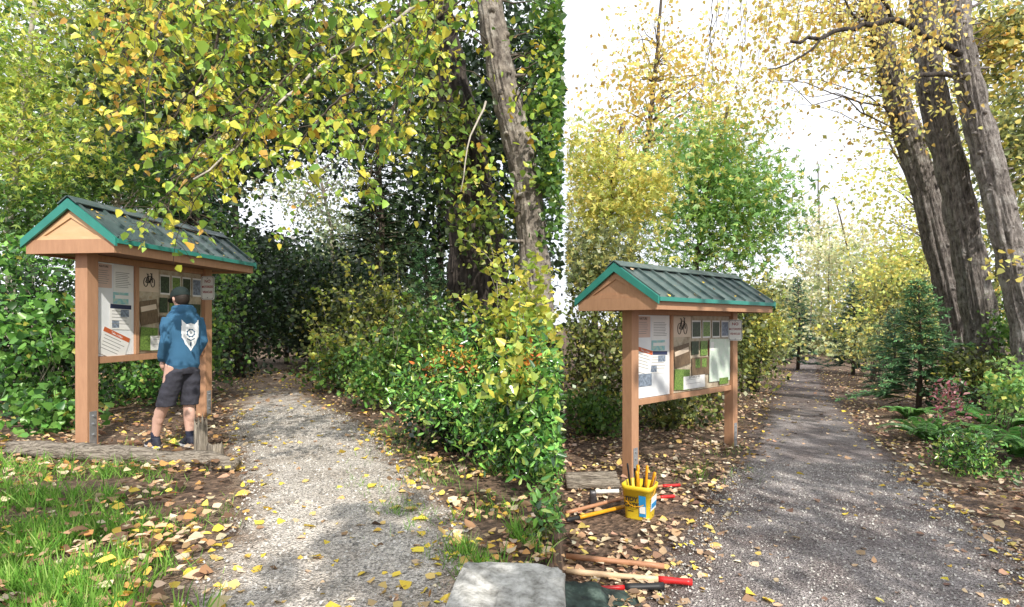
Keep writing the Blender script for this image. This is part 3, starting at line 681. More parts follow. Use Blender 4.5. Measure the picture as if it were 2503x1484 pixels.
for k,(z,s) in enumerate(ks_):
    for j in range(nn):
        a=2*math.pi*(j+.5)/nn; c_,s_=math.cos(a),math.sin(a); p=10
        x=.265*s*math.copysign(abs(c_)**(2/p),c_); y=.42*s*math.copysign(abs(s_)**(2/p),s_)
        q=Vector((x,y,z)); w=.035*noise.noise(q*5)+.03*noise.noise(q*17)+.018*noise.noise(q*40)
        vs.append((x*(1+w*1.6)+.0,2.62+y*(1+w),z+w*.55))
fs=[(k*nn+j,k*nn+(j+1)%nn,(k+1)*nn+(j+1)%nn,(k+1)*nn+j) for k in range(len(ks_)-1) for j in range(nn)]+[tuple((len(ks_)-1)*nn+j for j in range(nn))]
mb.add(vs,fs); o=mb.build('boulder',M['rock'],None,False,org=Vector((0,2.62,0))); o.location=(-.02,2.62,.0); o.rotation_euler=(0,R(2),R(-3)); tag(o,'pale lichen-covered squared boulder at the path edge','boulder')
q0=gp(1384,1200,'R'); q1=gp(1512,1196,'R')
for i,(dy,dz,r,lb) in enumerate(((0,.07,.06,'nearer weathered grey log beside the bucket'),(.16,.12,.05,'thinner weathered grey log lying behind the nearer one'))):
    mb=MB(); mb.tube([q0.lerp(q1,t/12)+Vector((0,dy,dz)) for t in range(13)],r,18,wob=.5,wf=2.4); o=mb.build('weathered_log',M['old'],None,True,org=q0); o.location=q0; tag(o,lb,'log')
# ------------------------------------------------------------ bucket and tools
bb=gp(1564,1264,'R'); bk=empty('bucket',bb,'yellow plastic pail full of tool handles at the foot of the kiosk','bucket',None,R(-30))
def rrect(a,n=32,p=5): return [(a*math.copysign(abs(math.cos(t))**(2/p),math.cos(t)),a*math.copysign(abs(math.sin(t))**(2/p),math.sin(t))) for t in [2*math.pi*(i+.5)/n for i in range(n)]]
mb=MB(); secs=[(.0,.122),(.02,.126),(.30,.148),(.302,.158),(.345,.162),(.35,.155),(.345,.148),(.1,.12)]
vs=[(x,y,z) for z,a in secs for x,y in rrect(a)]
mb.add(vs,[(k*32+j,k*32+(j+1)%32,(k+1)*32+(j+1)%32,(k+1)*32+j) for k in range(len(secs)-1) for j in range(32)]+[tuple(reversed(range(32))),tuple(7*32+j for j in range(32))])
mb.build('pail',M['yellow'],bk,True)
tl=math.atan2(.022,.28)
def onface(z): return -(.126+(z-.02)*.0786)-.003
RL=Matrix.Rotation(tl,3,'X')
MB().box((.07,onface(.155)-.001,.155),(.07,.003,.21),RL).build('label_patch',M['bluelab'],bk)
MB().box((.07,onface(.12)-.004,.12),(.058,.003,.07),RL).build('label_patch',M['signw'],bk)
text('TIDY',.06,(-.045,onface(.215)-.003,.215),(R(90)+tl,0,0),M['ink'],'lettering',bk,.002)
text('CATS',.06,(-.045,onface(.155)-.003,.155),(R(90)+tl,0,0),M['ink'],'lettering',bk,.002)
MB().box((-.05,onface(.095)-.001,.095),(.06,.002,.006),RL).build('print_line',M['ink'],bk)
MB().box((-onface(.17)+.001,0,.17),(.003,.18,.14),Matrix.Rotation(tl,3,'Y')).build('side_label',M['signw'],bk)
MB().box((-onface(.15)+.004,0,.15),(.003,.16,.05),Matrix.Rotation(tl,3,'Y')).build('side_label',M['bluelab'],bk)
mb=MB(); mb.tube([(math.cos(t)*.165,-.02-.14*math.sin(t),.32-.17*math.sin(t)) for t in np.linspace(0,math.pi,18)],.004,8); mb.build('carrying_handle',M['yelldk'],bk,True)
tools=[((-.09,-.02),(-.13,.0),.53,'black','black tool handle with square end at the left side of the pail',.02),
 ((-.04,.02),(-.03,.03),.52,'yelldk','broad orange saw handle in the middle of the pail',.034),
 ((.0,-.05),(-.01,-.07),.48,'yelldk','orange saw handle at the front of the pail',.03),
 ((.05,.03),(.06,.05),.52,'yelldk','tall orange handle at the back of the pail',.028),
 ((.07,.0),(.15,.02),.47,'yelldk','short orange handle leaning out at the right side of the pail',.028),
 ((-.06,.06),(-.08,.08),.47,'black','short black handle behind the orange handles',.02),
 ((.04,-.06),(.07,-.08),.45,'black','black pruner handle at the front of the pail',.016),
 ((.09,-.03),(.18,-.05),.45,'handle','thin brown wooden handle leaning over the pail rim',.015)]
Mb=Matrix.Translation(bb)@Matrix.Rotation(R(-30),4,'Z')
for a,b,h,mt,lb,r in tools:
    A=Mb@Vector((a[0]*.8,a[1]*.8,.11)); B=Mb@Vector((b[0],b[1],h))
    e=empty('hand_tool',A,lb,'tool')
    MB().tube([A,A.lerp(B,.5)],r*.5,8).build('shaft',M['steel'],e,True,org=A)
    MB().tube([A.lerp(B,.45),A.lerp(B,.55),A.lerp(B,.8),A.lerp(B,.95),B],[r*.6,r,r*.8,r,r*.7],12,sq=.55).build('grip',M[mt],e,True,org=A)
def stick(a,b,segs,label,name='tool_handle',za=.05,zb=.05,r=.017):
    A=gp(*a,'R')+Vector((0,0,za)); B=gp(*b,'R')+Vector((0,0,zb)); e=empty(name,A,label,'tool handle')
    t=0
    for (t1,mt,pn,k) in segs:
        ps=[A.lerp(B,t+(t1-t)*i/6) for i in range(7)]; rr=[r*k*(1+.06*math.sin(i*1.3)) for i in range(7)]
        MB().tube(ps,rr,12).build(pn,M[mt],e,True,org=A); t=t1
stick((1384,1374),(1624,1400),[(1,'handle','shaft',1)],'reddish varnished wooden handle lying nearest the fallen leaves',r=.022)
stick((1384,1412),(1692,1440),[(.74,'palehandle','shaft',1),(1,'red','grip',1.12)],'pale wooden handle with red end on the ground',r=.022)
stick((1430,1456),(1622,1450),[(.5,'red','shaft',.8),(1,'black','grip',1.25)],'red shafted handle with black grip beside the camouflage cloth',r=.022)
stick((1384,1285),(1530,1249),[(.2,'black','grip',1.15),(1,'yelldk','shaft',1)],'yellow handle with black end left of the pail',r=.02)
stick((1384,1268),(1530,1236),[(1,'handle','shaft',1)],'pinkish brown wooden handle behind the yellow one',r=.019,za=.06,zb=.09)
stick((1455,1222),(1512,1220),[(1,'signw','shaft',1)],'white hammer handle left of the pail',r=.022,za=.09,zb=.09)
stick((1590,1200),(1662,1196),[(.4,'handle','shaft',.9),(1,'red','grip',1)],'farther red tipped handle right of the pail',r=.018)
stick((1598,1228),(1648,1224),[(.3,'handle','shaft',.9),(1,'red','grip',1)],'nearer red tipped handle right of the pail',r=.02)
A=gp(1449,1240,'R'); e=empty('hammer_head',A,'dark steel sledge hammer head standing left of the pail','hammer head')
MB().loft([(0,0,0,.035,.035),(0,0,.02,.038,.038),(0,0,.08,.03,.03),(0,0,.15,.036,.036),(0,0,.18,.03,.03)],16,5).build('head',M['steel'],e,True)
MB().tube([(-.045,0,.09),(.045,0,.09)],.02,12).build('eye_socket',M['steel'],e,True)
def camo(u,v):
    x=.30+u*.58; y=3.45+v*.8
    edge=min(1,6*min(1-u,1-v))
    hgt=.14*max(0,1-u*.95)*(.4+.6*math.sin(min(1,(1.0-v)*2.2)*math.pi/2))+.05*noise.noise(Vector((x*6,y*5,2)))+.03*noise.noise(Vector((x*14,y*12,4)))
    x2=x+.05*noise.noise(Vector((v*5,1,u)))*u; 
    return (x2,y+.05*noise.noise(Vector((u*5,3,v))),-.592+max(0.0,hgt*sm(edge)+.008))
o=grid('camouflage_cloth',list(np.linspace(0,1,50)),list(np.linspace(0,1,50)),camo,M['camo'],None); tag(o,'dark green camouflage cloth heaped on the ground by the tools','cloth')
md=o.modifiers.new('s','SOLIDIFY'); md.thickness=.006
# ------------------------------------------------------------ firs and ferns
def fir(base,h,r,label,side,palette='blue',n=90,dens=1.0,group=None):
    base=Vector(base); root=empty('fir_tree',base,label,'fir tree',group)
    lm=LM(side); mb=MB(); mb.tube([base-Vector((0,0,.05)),base+Vector((.02*h,0,h*.5)),base+Vector((0,0,h))],[.018*h+.01,.011*h,.004],8)
    P=[];A=[];S=[];Q=[]
    for i in range(n):
        t=(i/n)**.85; z=h*(.05+.94*t); L=r*(1-t)**.85*U(.5,1.25)+.05; a=i*2.39996+U(-.3,.3)
        d=Vector((math.cos(a),math.sin(a),0)); o_=base+Vector((0,0,z)); up=.4+.5*t
        pts=[o_+d*L*s_+Vector((0,0,L*(up*s_-.45*s_*s_))) for s_ in np.linspace(0,1,6)]
        mb.tube(pts,[.006*h*.4*(1-.15*j)+.002 for j in range(6)],4,cap=False)
        m=int(22*dens*(L/r)+7); side_=d.cross(Vector((0,0,1)))
        for k in range(m):
            s_=U(.12,1); j=min(4,int(s_*5)); p=pts[j].lerp(pts[j+1],s_*5-j)
            sg=random.choice((-1,1)); q=d*U(.5,1)+side_*sg*U(.2,.8)+Vector((0,0,U(-.25,.25)))
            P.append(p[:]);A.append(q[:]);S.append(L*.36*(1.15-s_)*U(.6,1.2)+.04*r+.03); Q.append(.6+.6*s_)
    n_=len(P); P=np.array(P);A=np.array(A);S=np.array(S);Q=np.array(Q)[:,None]
    Nn=rng.normal(size=(n_,3))*.35+np.array([0,0,1])
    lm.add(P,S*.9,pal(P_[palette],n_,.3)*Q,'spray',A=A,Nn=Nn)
    idx=np.repeat(np.arange(n_),4); f=rng.uniform(0,.9,(n_*4,1)); Pa=P[idx]+unit(A[idx])*f*S[idx][:,None]*.9
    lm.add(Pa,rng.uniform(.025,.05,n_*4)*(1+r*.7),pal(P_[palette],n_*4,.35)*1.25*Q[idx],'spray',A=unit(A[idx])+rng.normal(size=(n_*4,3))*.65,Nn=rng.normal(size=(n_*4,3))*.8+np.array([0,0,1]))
    mb.build('trunk',M['twig'],root,True,org=base); lm.build('crown',M['needle'],root,base); return root
def fern(base,label,n=12,L=.55,group=None):
    base=Vector(base); root=empty('fern',base,label,'fern',group); lm=LM('R'); mb=MB(); P=[];A=[];S=[];NN=[]
    for i in range(n):
        a=2*math.pi*i/n+U(-.3,.3); d=Vector((math.cos(a),math.sin(a),0)); l=L*U(.75,1.15); e=U(1.0,1.6)
        pts=[base+d*l*s_*1.0+Vector((0,0,l*(e*s_-.9*e*s_*s_*.85))) for s_ in np.linspace(0,1,9)]
        mb.tube(pts,[.004]*9,4,cap=False); sv=d.cross(Vector((0,0,1)))
        for k in range(34):
            s_=.08+.92*k/34; j=min(7,int(s_*8)); p=pts[j].lerp(pts[j+1],s_*8-j)
            for sg in (-1,1):
                P.append(p[:]);A.append((sv*sg+d*.35+Vector((0,0,-.15)))[:]);S.append(l*.19*max(0,math.sin(min(1,s_*1.1+.15)*math.pi*.93))**.7+.01);NN.append((0,0,1))
    lm.add(np.array(P),np.array(S),pal([((.17,.4,.11),3),((.26,.5,.14),2)],len(P)),'lance',A=np.array(A),Nn=np.array(NN)+rng.normal(size=(len(P),3))*.15)
    mb.build('stalk',M['twig'],root,org=base); lm.build('frond',M['leaf'],root,base)
# ------------------------------------------------------------ LEFT vegetation
def G(px,Y,side): return Vector(((px-CX)*Y/F,Y,Z0[side]))
farL=[(60,34,[(60,300,34,230,350,3)],'green','tall bright green tree at the far left behind the kiosk'),
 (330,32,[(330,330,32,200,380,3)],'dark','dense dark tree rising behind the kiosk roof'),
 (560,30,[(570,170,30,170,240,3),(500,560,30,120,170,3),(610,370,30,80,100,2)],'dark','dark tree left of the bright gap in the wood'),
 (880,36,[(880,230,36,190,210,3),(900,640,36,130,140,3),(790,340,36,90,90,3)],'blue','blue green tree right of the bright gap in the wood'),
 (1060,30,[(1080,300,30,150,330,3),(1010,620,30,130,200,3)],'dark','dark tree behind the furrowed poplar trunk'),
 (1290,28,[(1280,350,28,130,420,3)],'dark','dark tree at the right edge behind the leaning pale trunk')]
for (px,Y,bl,pl,lb) in farL:
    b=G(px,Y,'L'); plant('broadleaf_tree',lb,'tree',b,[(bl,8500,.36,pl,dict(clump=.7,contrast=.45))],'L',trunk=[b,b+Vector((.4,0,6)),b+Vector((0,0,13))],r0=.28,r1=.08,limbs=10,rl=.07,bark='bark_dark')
b=G(640,34,'L'); plant('hedge_shrub','low dark thicket closing the far end of the sunny path','shrub',b,[([(640,710,34,180,140,2),(800,740,33,120,130,2),(690,815,36,70,40,1),(700,620,34,100,50,1.5)],8000,.34,'dark',dict(clump=.6)),([(680,830,36,40,18,1)],200,.22,'yg',dict(clump=.4))],'L',tname='stem',cname='leaves')
b=G(820,22,'L'); plant('birch_tree','slender pale birch seen against the bright gap','tree',b,[([(790,480,22,80,100,1),(850,600,22,80,80,1)],2600,.15,'lpaleg',dict(clump=.5)),([(690,470,24,70,60,1)],500,.14,'lpaleg',dict(clump=.5))],'L',trunk=[b,at(810,560,22),at(770,380,22)],r0=.09,r1=.04,limbs=24,rl=.03,bark='bark_pale')
b=G(40,13,'L'); plant('maple_tree','sunny lime green maple filling the upper left corner','tree',b,[([(60,150,13,170,130),(150,330,13,130,140),(-10,300,13,100,200),(190,10,13,130,60)],6800,.13,'lime',dict(kind='maple',clump=.33)),([(70,540,13,150,120)],3000,.13,'green',dict(kind='maple',clump=.3))],'L',trunk=[b,at(20,560,13),at(60,250,13),at(90,-60,13)],r0=.12,r1=.04,limbs=80,rl=.018,bark='paletwig')
b=G(270,16,'L'); plant('maple_tree','green maple rising behind the teal roof ridge','tree',b,[([(290,330,16,110,160),(230,450,16,120,80),(420,420,15,90,110)],5500,.16,'green',dict(kind='maple',clump=.35)),([(330,80,16,120,130)],3000,.16,'lime',dict(kind='maple',clump=.35))],'L',trunk=[b,at(280,560,16),at(310,200,16)],r0=.12,r1=.05,limbs=50,rl=.024,bark='paletwig')
b=G(90,8.4,'L'); plant('leafy_shrub','broad bright green shrub at the left edge beside the kiosk post','shrub',b,[([(60,760,8,140,110,.5),(90,900,8,130,130,.5),(20,650,9,90,90,.5),(110,1010,7.2,100,50,.3)],2200,.105,'ivy',dict(kind='leaf',clump=.18)),([(90,860,8.8,170,190,.3)],5500,.09,'dark',dict(clump=.2))],'L',limbs=60,rl=.009,tname='stem',cname='leaves',bark='paletwig',shoots=(34,.6,.1,'ivy','leaf'))
b=G(330,10.5,'L'); plant('leafy_shrub','dark twiggy thicket seen beneath the notice board','shrub',b,[([(330,900,10.5,170,110,.6),(450,840,11,140,150,.6),(270,700,11,120,120,.6)],6500,.10,'green',dict(clump=.22,contrast=.6)),([(360,960,9.6,160,50,.3)],900,.09,'ivy',dict(clump=.16))],'L',limbs=70,rl=.012,tname='stem',cname='leaves',shoots=(30,.5,.09,'ivy','leaf'))
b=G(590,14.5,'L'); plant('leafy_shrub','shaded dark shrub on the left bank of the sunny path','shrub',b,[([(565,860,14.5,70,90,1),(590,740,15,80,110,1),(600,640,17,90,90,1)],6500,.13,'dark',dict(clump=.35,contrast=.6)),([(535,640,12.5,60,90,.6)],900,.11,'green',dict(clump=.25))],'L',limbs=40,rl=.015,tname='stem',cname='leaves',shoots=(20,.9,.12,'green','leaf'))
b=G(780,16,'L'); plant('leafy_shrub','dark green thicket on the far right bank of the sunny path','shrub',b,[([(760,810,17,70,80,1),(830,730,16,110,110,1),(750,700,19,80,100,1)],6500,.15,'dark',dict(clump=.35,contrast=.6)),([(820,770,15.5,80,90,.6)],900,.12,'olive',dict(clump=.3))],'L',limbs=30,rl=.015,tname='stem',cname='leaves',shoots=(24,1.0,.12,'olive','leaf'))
b=G(860,11.8,'L'); plant('leafy_shrub','loose olive green shrub midway along the right bank','shrub',b,[([(860,880,11.8,100,80,.7),(930,780,12.5,110,90,.8)],4800,.10,'olive',dict(clump=.33,contrast=.6)),([(860,900,11.2,100,50,.5)],1500,.09,'green',dict(clump=.22))],'L',limbs=60,rl=.010,tname='stem',cname='leaves',bark='paletwig',shoots=(60,1.0,.1,'yg','leaf'))
b=G(1010,9.5,'L'); plant('leafy_shrub','mixed green shrub between the fir and the glossy bush','shrub',b,[([(1000,890,9.2,110,70,.6),(1090,820,9.5,110,70,.6)],4400,.09,'green',dict(clump=.27,contrast=.6)),([(930,940,9.2,90,40,.4)],1200,.08,'gloss',dict(clump=.16))],'L',limbs=60,rl=.010,tname='stem',cname='leaves',bark='paletwig',shoots=(44,.8,.09,'olive','leaf'))
fir(G(1040,10.6,'L'),2.75,.8,'young fir standing below the furrowed trunk','L','firg',90,1)
fir(G(905,13.2,'L'),2.7,.8,'small shaded fir on the right bank of the sunny path','L','blue',80)
fir(G(700,19,'L'),4.2,1.3,'larger dark fir beside the far end of the sunny path','L','dark',100,1.2)
fir(G(470,19,'L'),8.5,2.3,'tall dark fir behind the right end of the kiosk roof','L','blue',170,1.3)
fir(G(920,20,'L'),9.5,2.2,'tall dark fir right of the bright gap','L','dark',170,1.3)
def trunk(pts,r0,r1,label,bark,side,groups=None,limbs=0,name='poplar_tree',rl=.03,stubs=0,shade_crown=None):
    b=pts[0]; groups=groups or []
    root=empty(name,b,label,'tree'); lm=LM(side); cc=[]
    for g in groups: cc.append(foliage(lm,*g[:4],**(g[4] if len(g)>4 else {})))
    if shade_crown:  # extra crown above the view, added to shade the shrubs farther back
        hc_,hr,hn,hp=shade_crown; kc=hn//40; d_=unit(rng.normal(size=(kc,3)))*rng.uniform(0,1,(kc,1))**.45; c2=np.array(hc_)+d_*np.array(hr); li=rng.integers(0,kc,hn)
        lm.add(c2[li]+rng.normal(size=(hn,3))*np.array([.4,.4,.25]),rng.uniform(.2,.36,hn),pal(P_[hp],hn),'leaf')
    ps=[]; tp=pts
    for i in range(len(tp)-1):
        for k in range(10): ps.append(tp[i].lerp(tp[i+1],k/10))
    ps.append(tp[-1]); m=len(ps)
    for _ in range(3): ps=[ps[0]]+[(ps[i-1]+ps[i]*2+ps[i+1])/4 for i in range(1,m-1)]+[ps[-1]]
    rs=[(r0+(r1-r0)*i/(m-1))*(1+.3*max(0,1-i/5))*(1+.05*math.sin(i*1.7)) for i in range(m)]
    mb=MB(); mb.tube(ps,rs,80,wob=.28,wf=9)
    for i in range(4,m-2,2):
        a=U(.3,2.8); d=Vector((math.cos(a),-abs(math.sin(a)),0)); q=U(.03,.07); mb.ball(ps[i]+d*rs[i]*.95,(q,q,q*.8),10)
    for i in range(stubs):
        k=random.randrange(6,m-3); a=U(.2,2.9); d=Vector((math.cos(a),-abs(math.sin(a))*.5,U(.0,.4))); l=U(.1,.3); mb.tube([ps[k]+d*rs[k]*.7,ps[k]+d*(rs[k]+l*.5),ps[k]+d*(rs[k]+l)],[.035,.025,.015],8)
    mb.build('trunk',M[bark],root,True,org=b)
    if cc:
        cc=np.concatenate(cc); lb=MB()
        for i in range(limbs):
            t=Vector(cc[random.randrange(len(cc))]); s0=min([p for p in ps if p.z<t.z] or ps,key=lambda p:(p-t).length+U(0,1))
            if not okside(side,t): continue
            q=rl*U(.5,1.1); lb.tube(curve(s0,t,U(0,.25),6,.04),[q*(1-.13*j) for j in range(7)],6,cap=False)
        if lb.v: lb.build('branch',M['twig'],root,True,org=b)
    if lm.V: lm.build('crown',M['leaf'],root,b)
    return root
trunk([G(1210,10,'L'),at(1180,640,10),at(1130,350,10),at(1060,60,10),at(1030,-80,10)],.42,.3,'massive dark furrowed poplar trunk behind the pale one','bark_dark','L',[([(1010,60,9.4,80,100,.6),(1080,330,8.9,90,140,.4),(1160,560,8.9,80,80,.3)],1500,.10,'mid',dict(kind='leaf',clump=.25))],12,shade_crown=((-2.8,8.0,10.3),(5,3.6,1.6),5200,'mid'))
trunk([G(1330,8.6,'L'),at(1312,700,8.6),at(1285,430,8.6),at(1225,190,8.6),at(1185,-60,8.6)],.225,.18,'leaning sunlit pale poplar trunk with knots','bark_pale','L',[([(1362,150,8.9,50,260,.4),(1362,420,8.4,30,200,.3)],3000,.10,'green',dict(kind='leaf',clump=.16)),([(1110,60,8.0,60,60,.3),(1335,200,7.8,40,180,.3),(1180,430,8.0,70,130,.2)],420,.09,'near',dict(kind='leaf',clump=.3,per=10))],26,rl=.018,stubs=5)
trunk([G(1120,13,'L'),at(1130,600,13),at(1110,300,13),at(1040,0,13)],.3,.25,'dark trunk farther back beside the massive one','bark_dark','L')
b=G(1290,6.6,'L'); plant('leafy_shrub','tall yellow green shrub with upright twigs at the right edge of the sunny side','shrub',b,[([(1270,800,6.6,100,60,.35),(1330,860,6.2,60,70,.3)],700,.085,'yg',dict(kind='leaf',clump=.2,per=14)),([(1290,880,7,110,100,.35)],3300,.08,'dark',dict(clump=.2,contrast=.5))],'L',limbs=60,rl=.006,tname='stem',cname='leaves',bark='paletwig',shoots=(80,1.1,.09,'yg','leaf'))
b=G(1180,5.7,'L'); plant('oregon_grape_bush','glossy green bush with a few orange red leaves beside the sunny path','bush',b,[([(1170,1000,5.7,140,80,.4),(1060,960,6.1,90,60,.35),(1260,1060,5.2,110,80,.35),(1120,900,6.2,110,60,.35)],5500,.07,'gloss',dict(kind='lance',clump=.13,per=18,contrast=.5)),([(1100,880,5.95,70,50,.15)],330,.062,'redmix',dict(kind='lance',clump=.09)),([(1180,1010,6.2,170,110,.3)],5500,.07,'dark',dict(clump=.14))],'L',limbs=30,rl=.006,tname='stem',cname='leaves',lmat='gloss',shoots=(80,.45,.08,'gloss','lance'))
b=G(1330,4.9,'L'); plant('oregon_grape_bush','taller glossy bush with orange and yellow leaves nearest the boulder','bush',b,[([(1320,1000,4.9,70,110,.25),(1345,1110,4.6,50,80,.2),(1330,900,5.1,50,60,.2)],2600,.075,'gloss',dict(kind='lance',clump=.11,per=18,contrast=.5)),([(1305,880,4.9,45,35,.1)],150,.055,'redmix',dict(kind='lance',clump=.07)),([(1290,930,4.8,70,90,.2)],170,.09,'yg',dict(kind='leaf',clump=.1)),([(1330,1050,5.2,70,130,.2)],2400,.07,'dark',dict(clump=.12))],'L',limbs=20,rl=.006,tname='stem',cname='leaves',lmat='gloss',shoots=(34,.4,.085,'gloss','lance'))
b=G(1345,3.6,'L'); plant('leafy_shrub','few low leafy sprigs behind the boulder','shrub',b,[([(1350,1240,3.6,25,60,.1)],200,.06,'gloss',dict(kind='lance',clump=.07)),([(1345,1270,3.7,30,50,.12)],200,.05,'olive',dict(clump=.06))],'L',limbs=12,rl=.004,tname='stem',cname='leaves',lmat='gloss')
def overhang():
    base=at(1000,-260,4.6); root=empty('overhanging_branches',base,'sunlit boughs of heart shaped green and yellow leaves hanging over the sunny path','branches')
    mb=MB(); lm=LM('L')
    ends=[(215,90),(230,200),(255,310),(300,240),(330,400),(355,545),(400,500),(430,590),(345,585),(470,460),(350,320),(520,400),(545,450),(610,330),(650,260),(700,400),(735,300),(790,330),(850,400),(895,470),(950,330),(990,290),(880,240),(1030,140),(600,140),(500,200),(420,140),(330,90),(260,40),(700,90),(800,110),(900,90),(960,190),(1080,120),(690,600),(450,60),(560,50),(640,20),(760,30),(1060,20),(380,20),(500,300),(440,330)]
    for (ex,ey) in ends:
        Y=U(3.4,5.2) if ex!=690 else 6.5
        orange=ex<340 or (500<ex<760 and ey<200 and U(0,1)<.3)
        e=at(ex,ey,Y); s_=at(ex+U(40,260),ey-U(170,300),Y+U(-.1,.5))
        pts=curve(s_,e,.18,12,.016); mb.tube(pts,[.009-.0006*i for i in range(13)],5,cap=False)
        P=[];A=[]
        for i in range(3,13):
            for _ in range(2):
                d=Vector((U(-1,1),U(-1,1),U(-.9,.3))).normalized(); l=U(.1,.38)
                tw=curve(pts[i],pts[i]+d*l-Vector((0,0,.04)),.1,4); mb.tube(tw,.0022,4,cap=False)
                for q in tw[1:]:
                    for _ in range(2 if ey<480 else 1):
                        P.append((q+Vector((U(-.03,.03),U(-.03,.03),-U(0,.03))))[:]); A.append((U(-.9,.9),U(-.9,.9),-U(.0,1.2)))
        n=len(P); k=rng.uniform(0,1,n)<.58; P=np.array(P)[k];A=np.array(A)[k];n=len(P)
        S=np.clip(.052*np.exp(rng.normal(size=n)*.33),.022,.09)
        lm.add(P,S,pal(P_['nearor' if orange else 'near'],n,.25),'leaf',A=A,Nn=rng.normal(size=(n,3))+np.array([.45,-.9,.8]))
    foliage(lm,[(450,60,6.8,230,130,.6),(750,60,6.8,240,130,.6),(330,240,6.8,130,110,.5),(900,180,6.8,130,150,.5),(600,220,7,200,100,.5)],4500,.08,'mid',kind='leaf',clump=.26,hang=.5)
    foliage(lm,[(640,200,8.5,330,170,.6),(450,300,8.6,150,120,.5)],4500,.10,'dark',kind='leaf',clump=.3,hang=.5)
    for pts,r,mt in (([at(1150,-80,6.2),at(960,60,6),at(800,150,6),at(700,235,5.0),at(610,330,4.3),at(480,445,3.9)],.02,'paletwig'),([at(1100,-40,7),at(850,90,7),at(600,170,7),at(330,270,7)],.03,'twig'),([at(560,-60,6.5),at(520,140,6.6),at(400,330,6.6)],.02,'twig'),([at(1190,250,7.8),at(1150,330,7.4),at(1130,470,7.2)],.016,'paletwig')):
        q=[]; 
        for i in range(len(pts)-1): q+=[pts[i].lerp(pts[i+1],k/4) for k in range(4)]
        q.append(pts[-1]); m=len(q); q=[p+Vector((U(-1,1),0,U(-1,1)))*.02 for p in q]
        x=MB(); x.tube(q,[r*(1-.75*i/m) for i in range(m)],8); x.build('limb',M[mt],root,True,org=base)
    mb.build('twigs',M['twig'],root,org=base)['kind']='stuff'; lm.build('leaves',M['leaf'],root,base)
overhang()
# ------------------------------------------------------------ RIGHT vegetation
b=G(1500,22,'R'); plant('poplar_tree','tall sparse yellow tree rising at the upper left of the shaded side','tree',b,[([(1540,300,22,120,120,2),(1640,180,22,120,110,2),(1450,440,22,80,120,2),(1730,300,22,80,130,2)],4400,.19,'yellow',dict(clump=.7,contrast=.2)),([(1600,70,21,140,60,2)],500,.17,'yellow',dict(clump=.6))],'R',trunk=[b,at(1560,500,22),at(1600,200,22),at(1620,-60,22)],r0=.16,r1=.04,limbs=100,rl=.028,bark='twig')
b=G(1720,15,'R'); plant('maple_tree','broad lime green maple behind the shaded kiosk roof','tree',b,[([(1720,570,15,170,120,1.3),(1790,450,15,130,120,1.2),(1690,390,15,110,120,1.2),(1860,570,15,90,65,1)],8200,.16,'rgreen',dict(kind='maple',clump=.45,contrast=.2)),([(1760,330,15,90,100,1)],900,.15,'yelgr',dict(kind='maple',clump=.4))],'R',trunk=[b,at(1700,640,15),at(1730,460,15),at(1780,260,15)],r0=.1,r1=.03,limbs=60,rl=.022,bark='twig')
b=G(1440,13,'R'); plant('maple_tree','yellow and green maple left of the shaded kiosk roof','tree',b,[([(1460,510,13,110,110,1),(1560,460,13,90,110,1),(1430,390,13,70,80,1)],4500,.14,'yelgr',dict(kind='maple',clump=.38,contrast=.2)),([(1450,640,12.5,110,90,1)],3500,.125,'rolive',dict(kind='maple',clump=.3))],'R',trunk=[b,at(1460,650,13),at(1500,450,13),at(1520,300,13)],r0=.09,r1=.03,limbs=70,rl=.018,bark='twig')
b=G(1450,10.8,'R'); plant('leafy_shrub','twiggy olive thicket at the left behind the shaded kiosk','shrub',b,[([(1450,900,11,110,130,.7),(1640,1000,11,130,50,.5),(1430,760,11.5,90,90,.7)],6000,.10,'olive',dict(clump=.26,contrast=.5)),([(1450,1010,10,90,60,.4)],1500,.09,'green',dict(clump=.2))],'R',limbs=90,rl=.012,tname='stem',cname='leaves',shoots=(30,.6,.1,'rolive','leaf'))
b=G(1620,14.5,'R'); plant('leafy_shrub','dull green thicket behind the notice board of the shaded kiosk','shrub',b,[([(1640,900,14.5,160,110,1),(1760,860,15,110,100,1),(1650,760,15,150,80,1)],6500,.13,'olive',dict(clump=.3,contrast=.5))],'R',limbs=50,rl=.015,tname='stem',cname='leaves')
b=G(1840,16.5,'R'); plant('leafy_shrub','olive and yellow shrub on the left bank of the dark path','shrub',b,[([(1850,850,16.5,70,70,.8),(1830,760,17,80,90,.9)],5000,.13,'rolive',dict(clump=.3,contrast=.4)),([(1860,800,16,60,80,.6)],700,.12,'yelgr',dict(clump=.3))],'R',limbs=40,rl=.015,tname='stem',cname='leaves',shoots=(24,1.0,.13,'yelgr','leaf'))
b=G(1790,42,'R'); plant('broadleaf_tree','distant pale tree left of the path end','tree',b,[([(1860,770,42,90,60,3),(1930,740,44,50,60,3)],3800,.36,'paleg',dict(clump=1))],'R',trunk=[b,at(1880,730,42)],r0=.2,r1=.08,limbs=14,rl=.08)
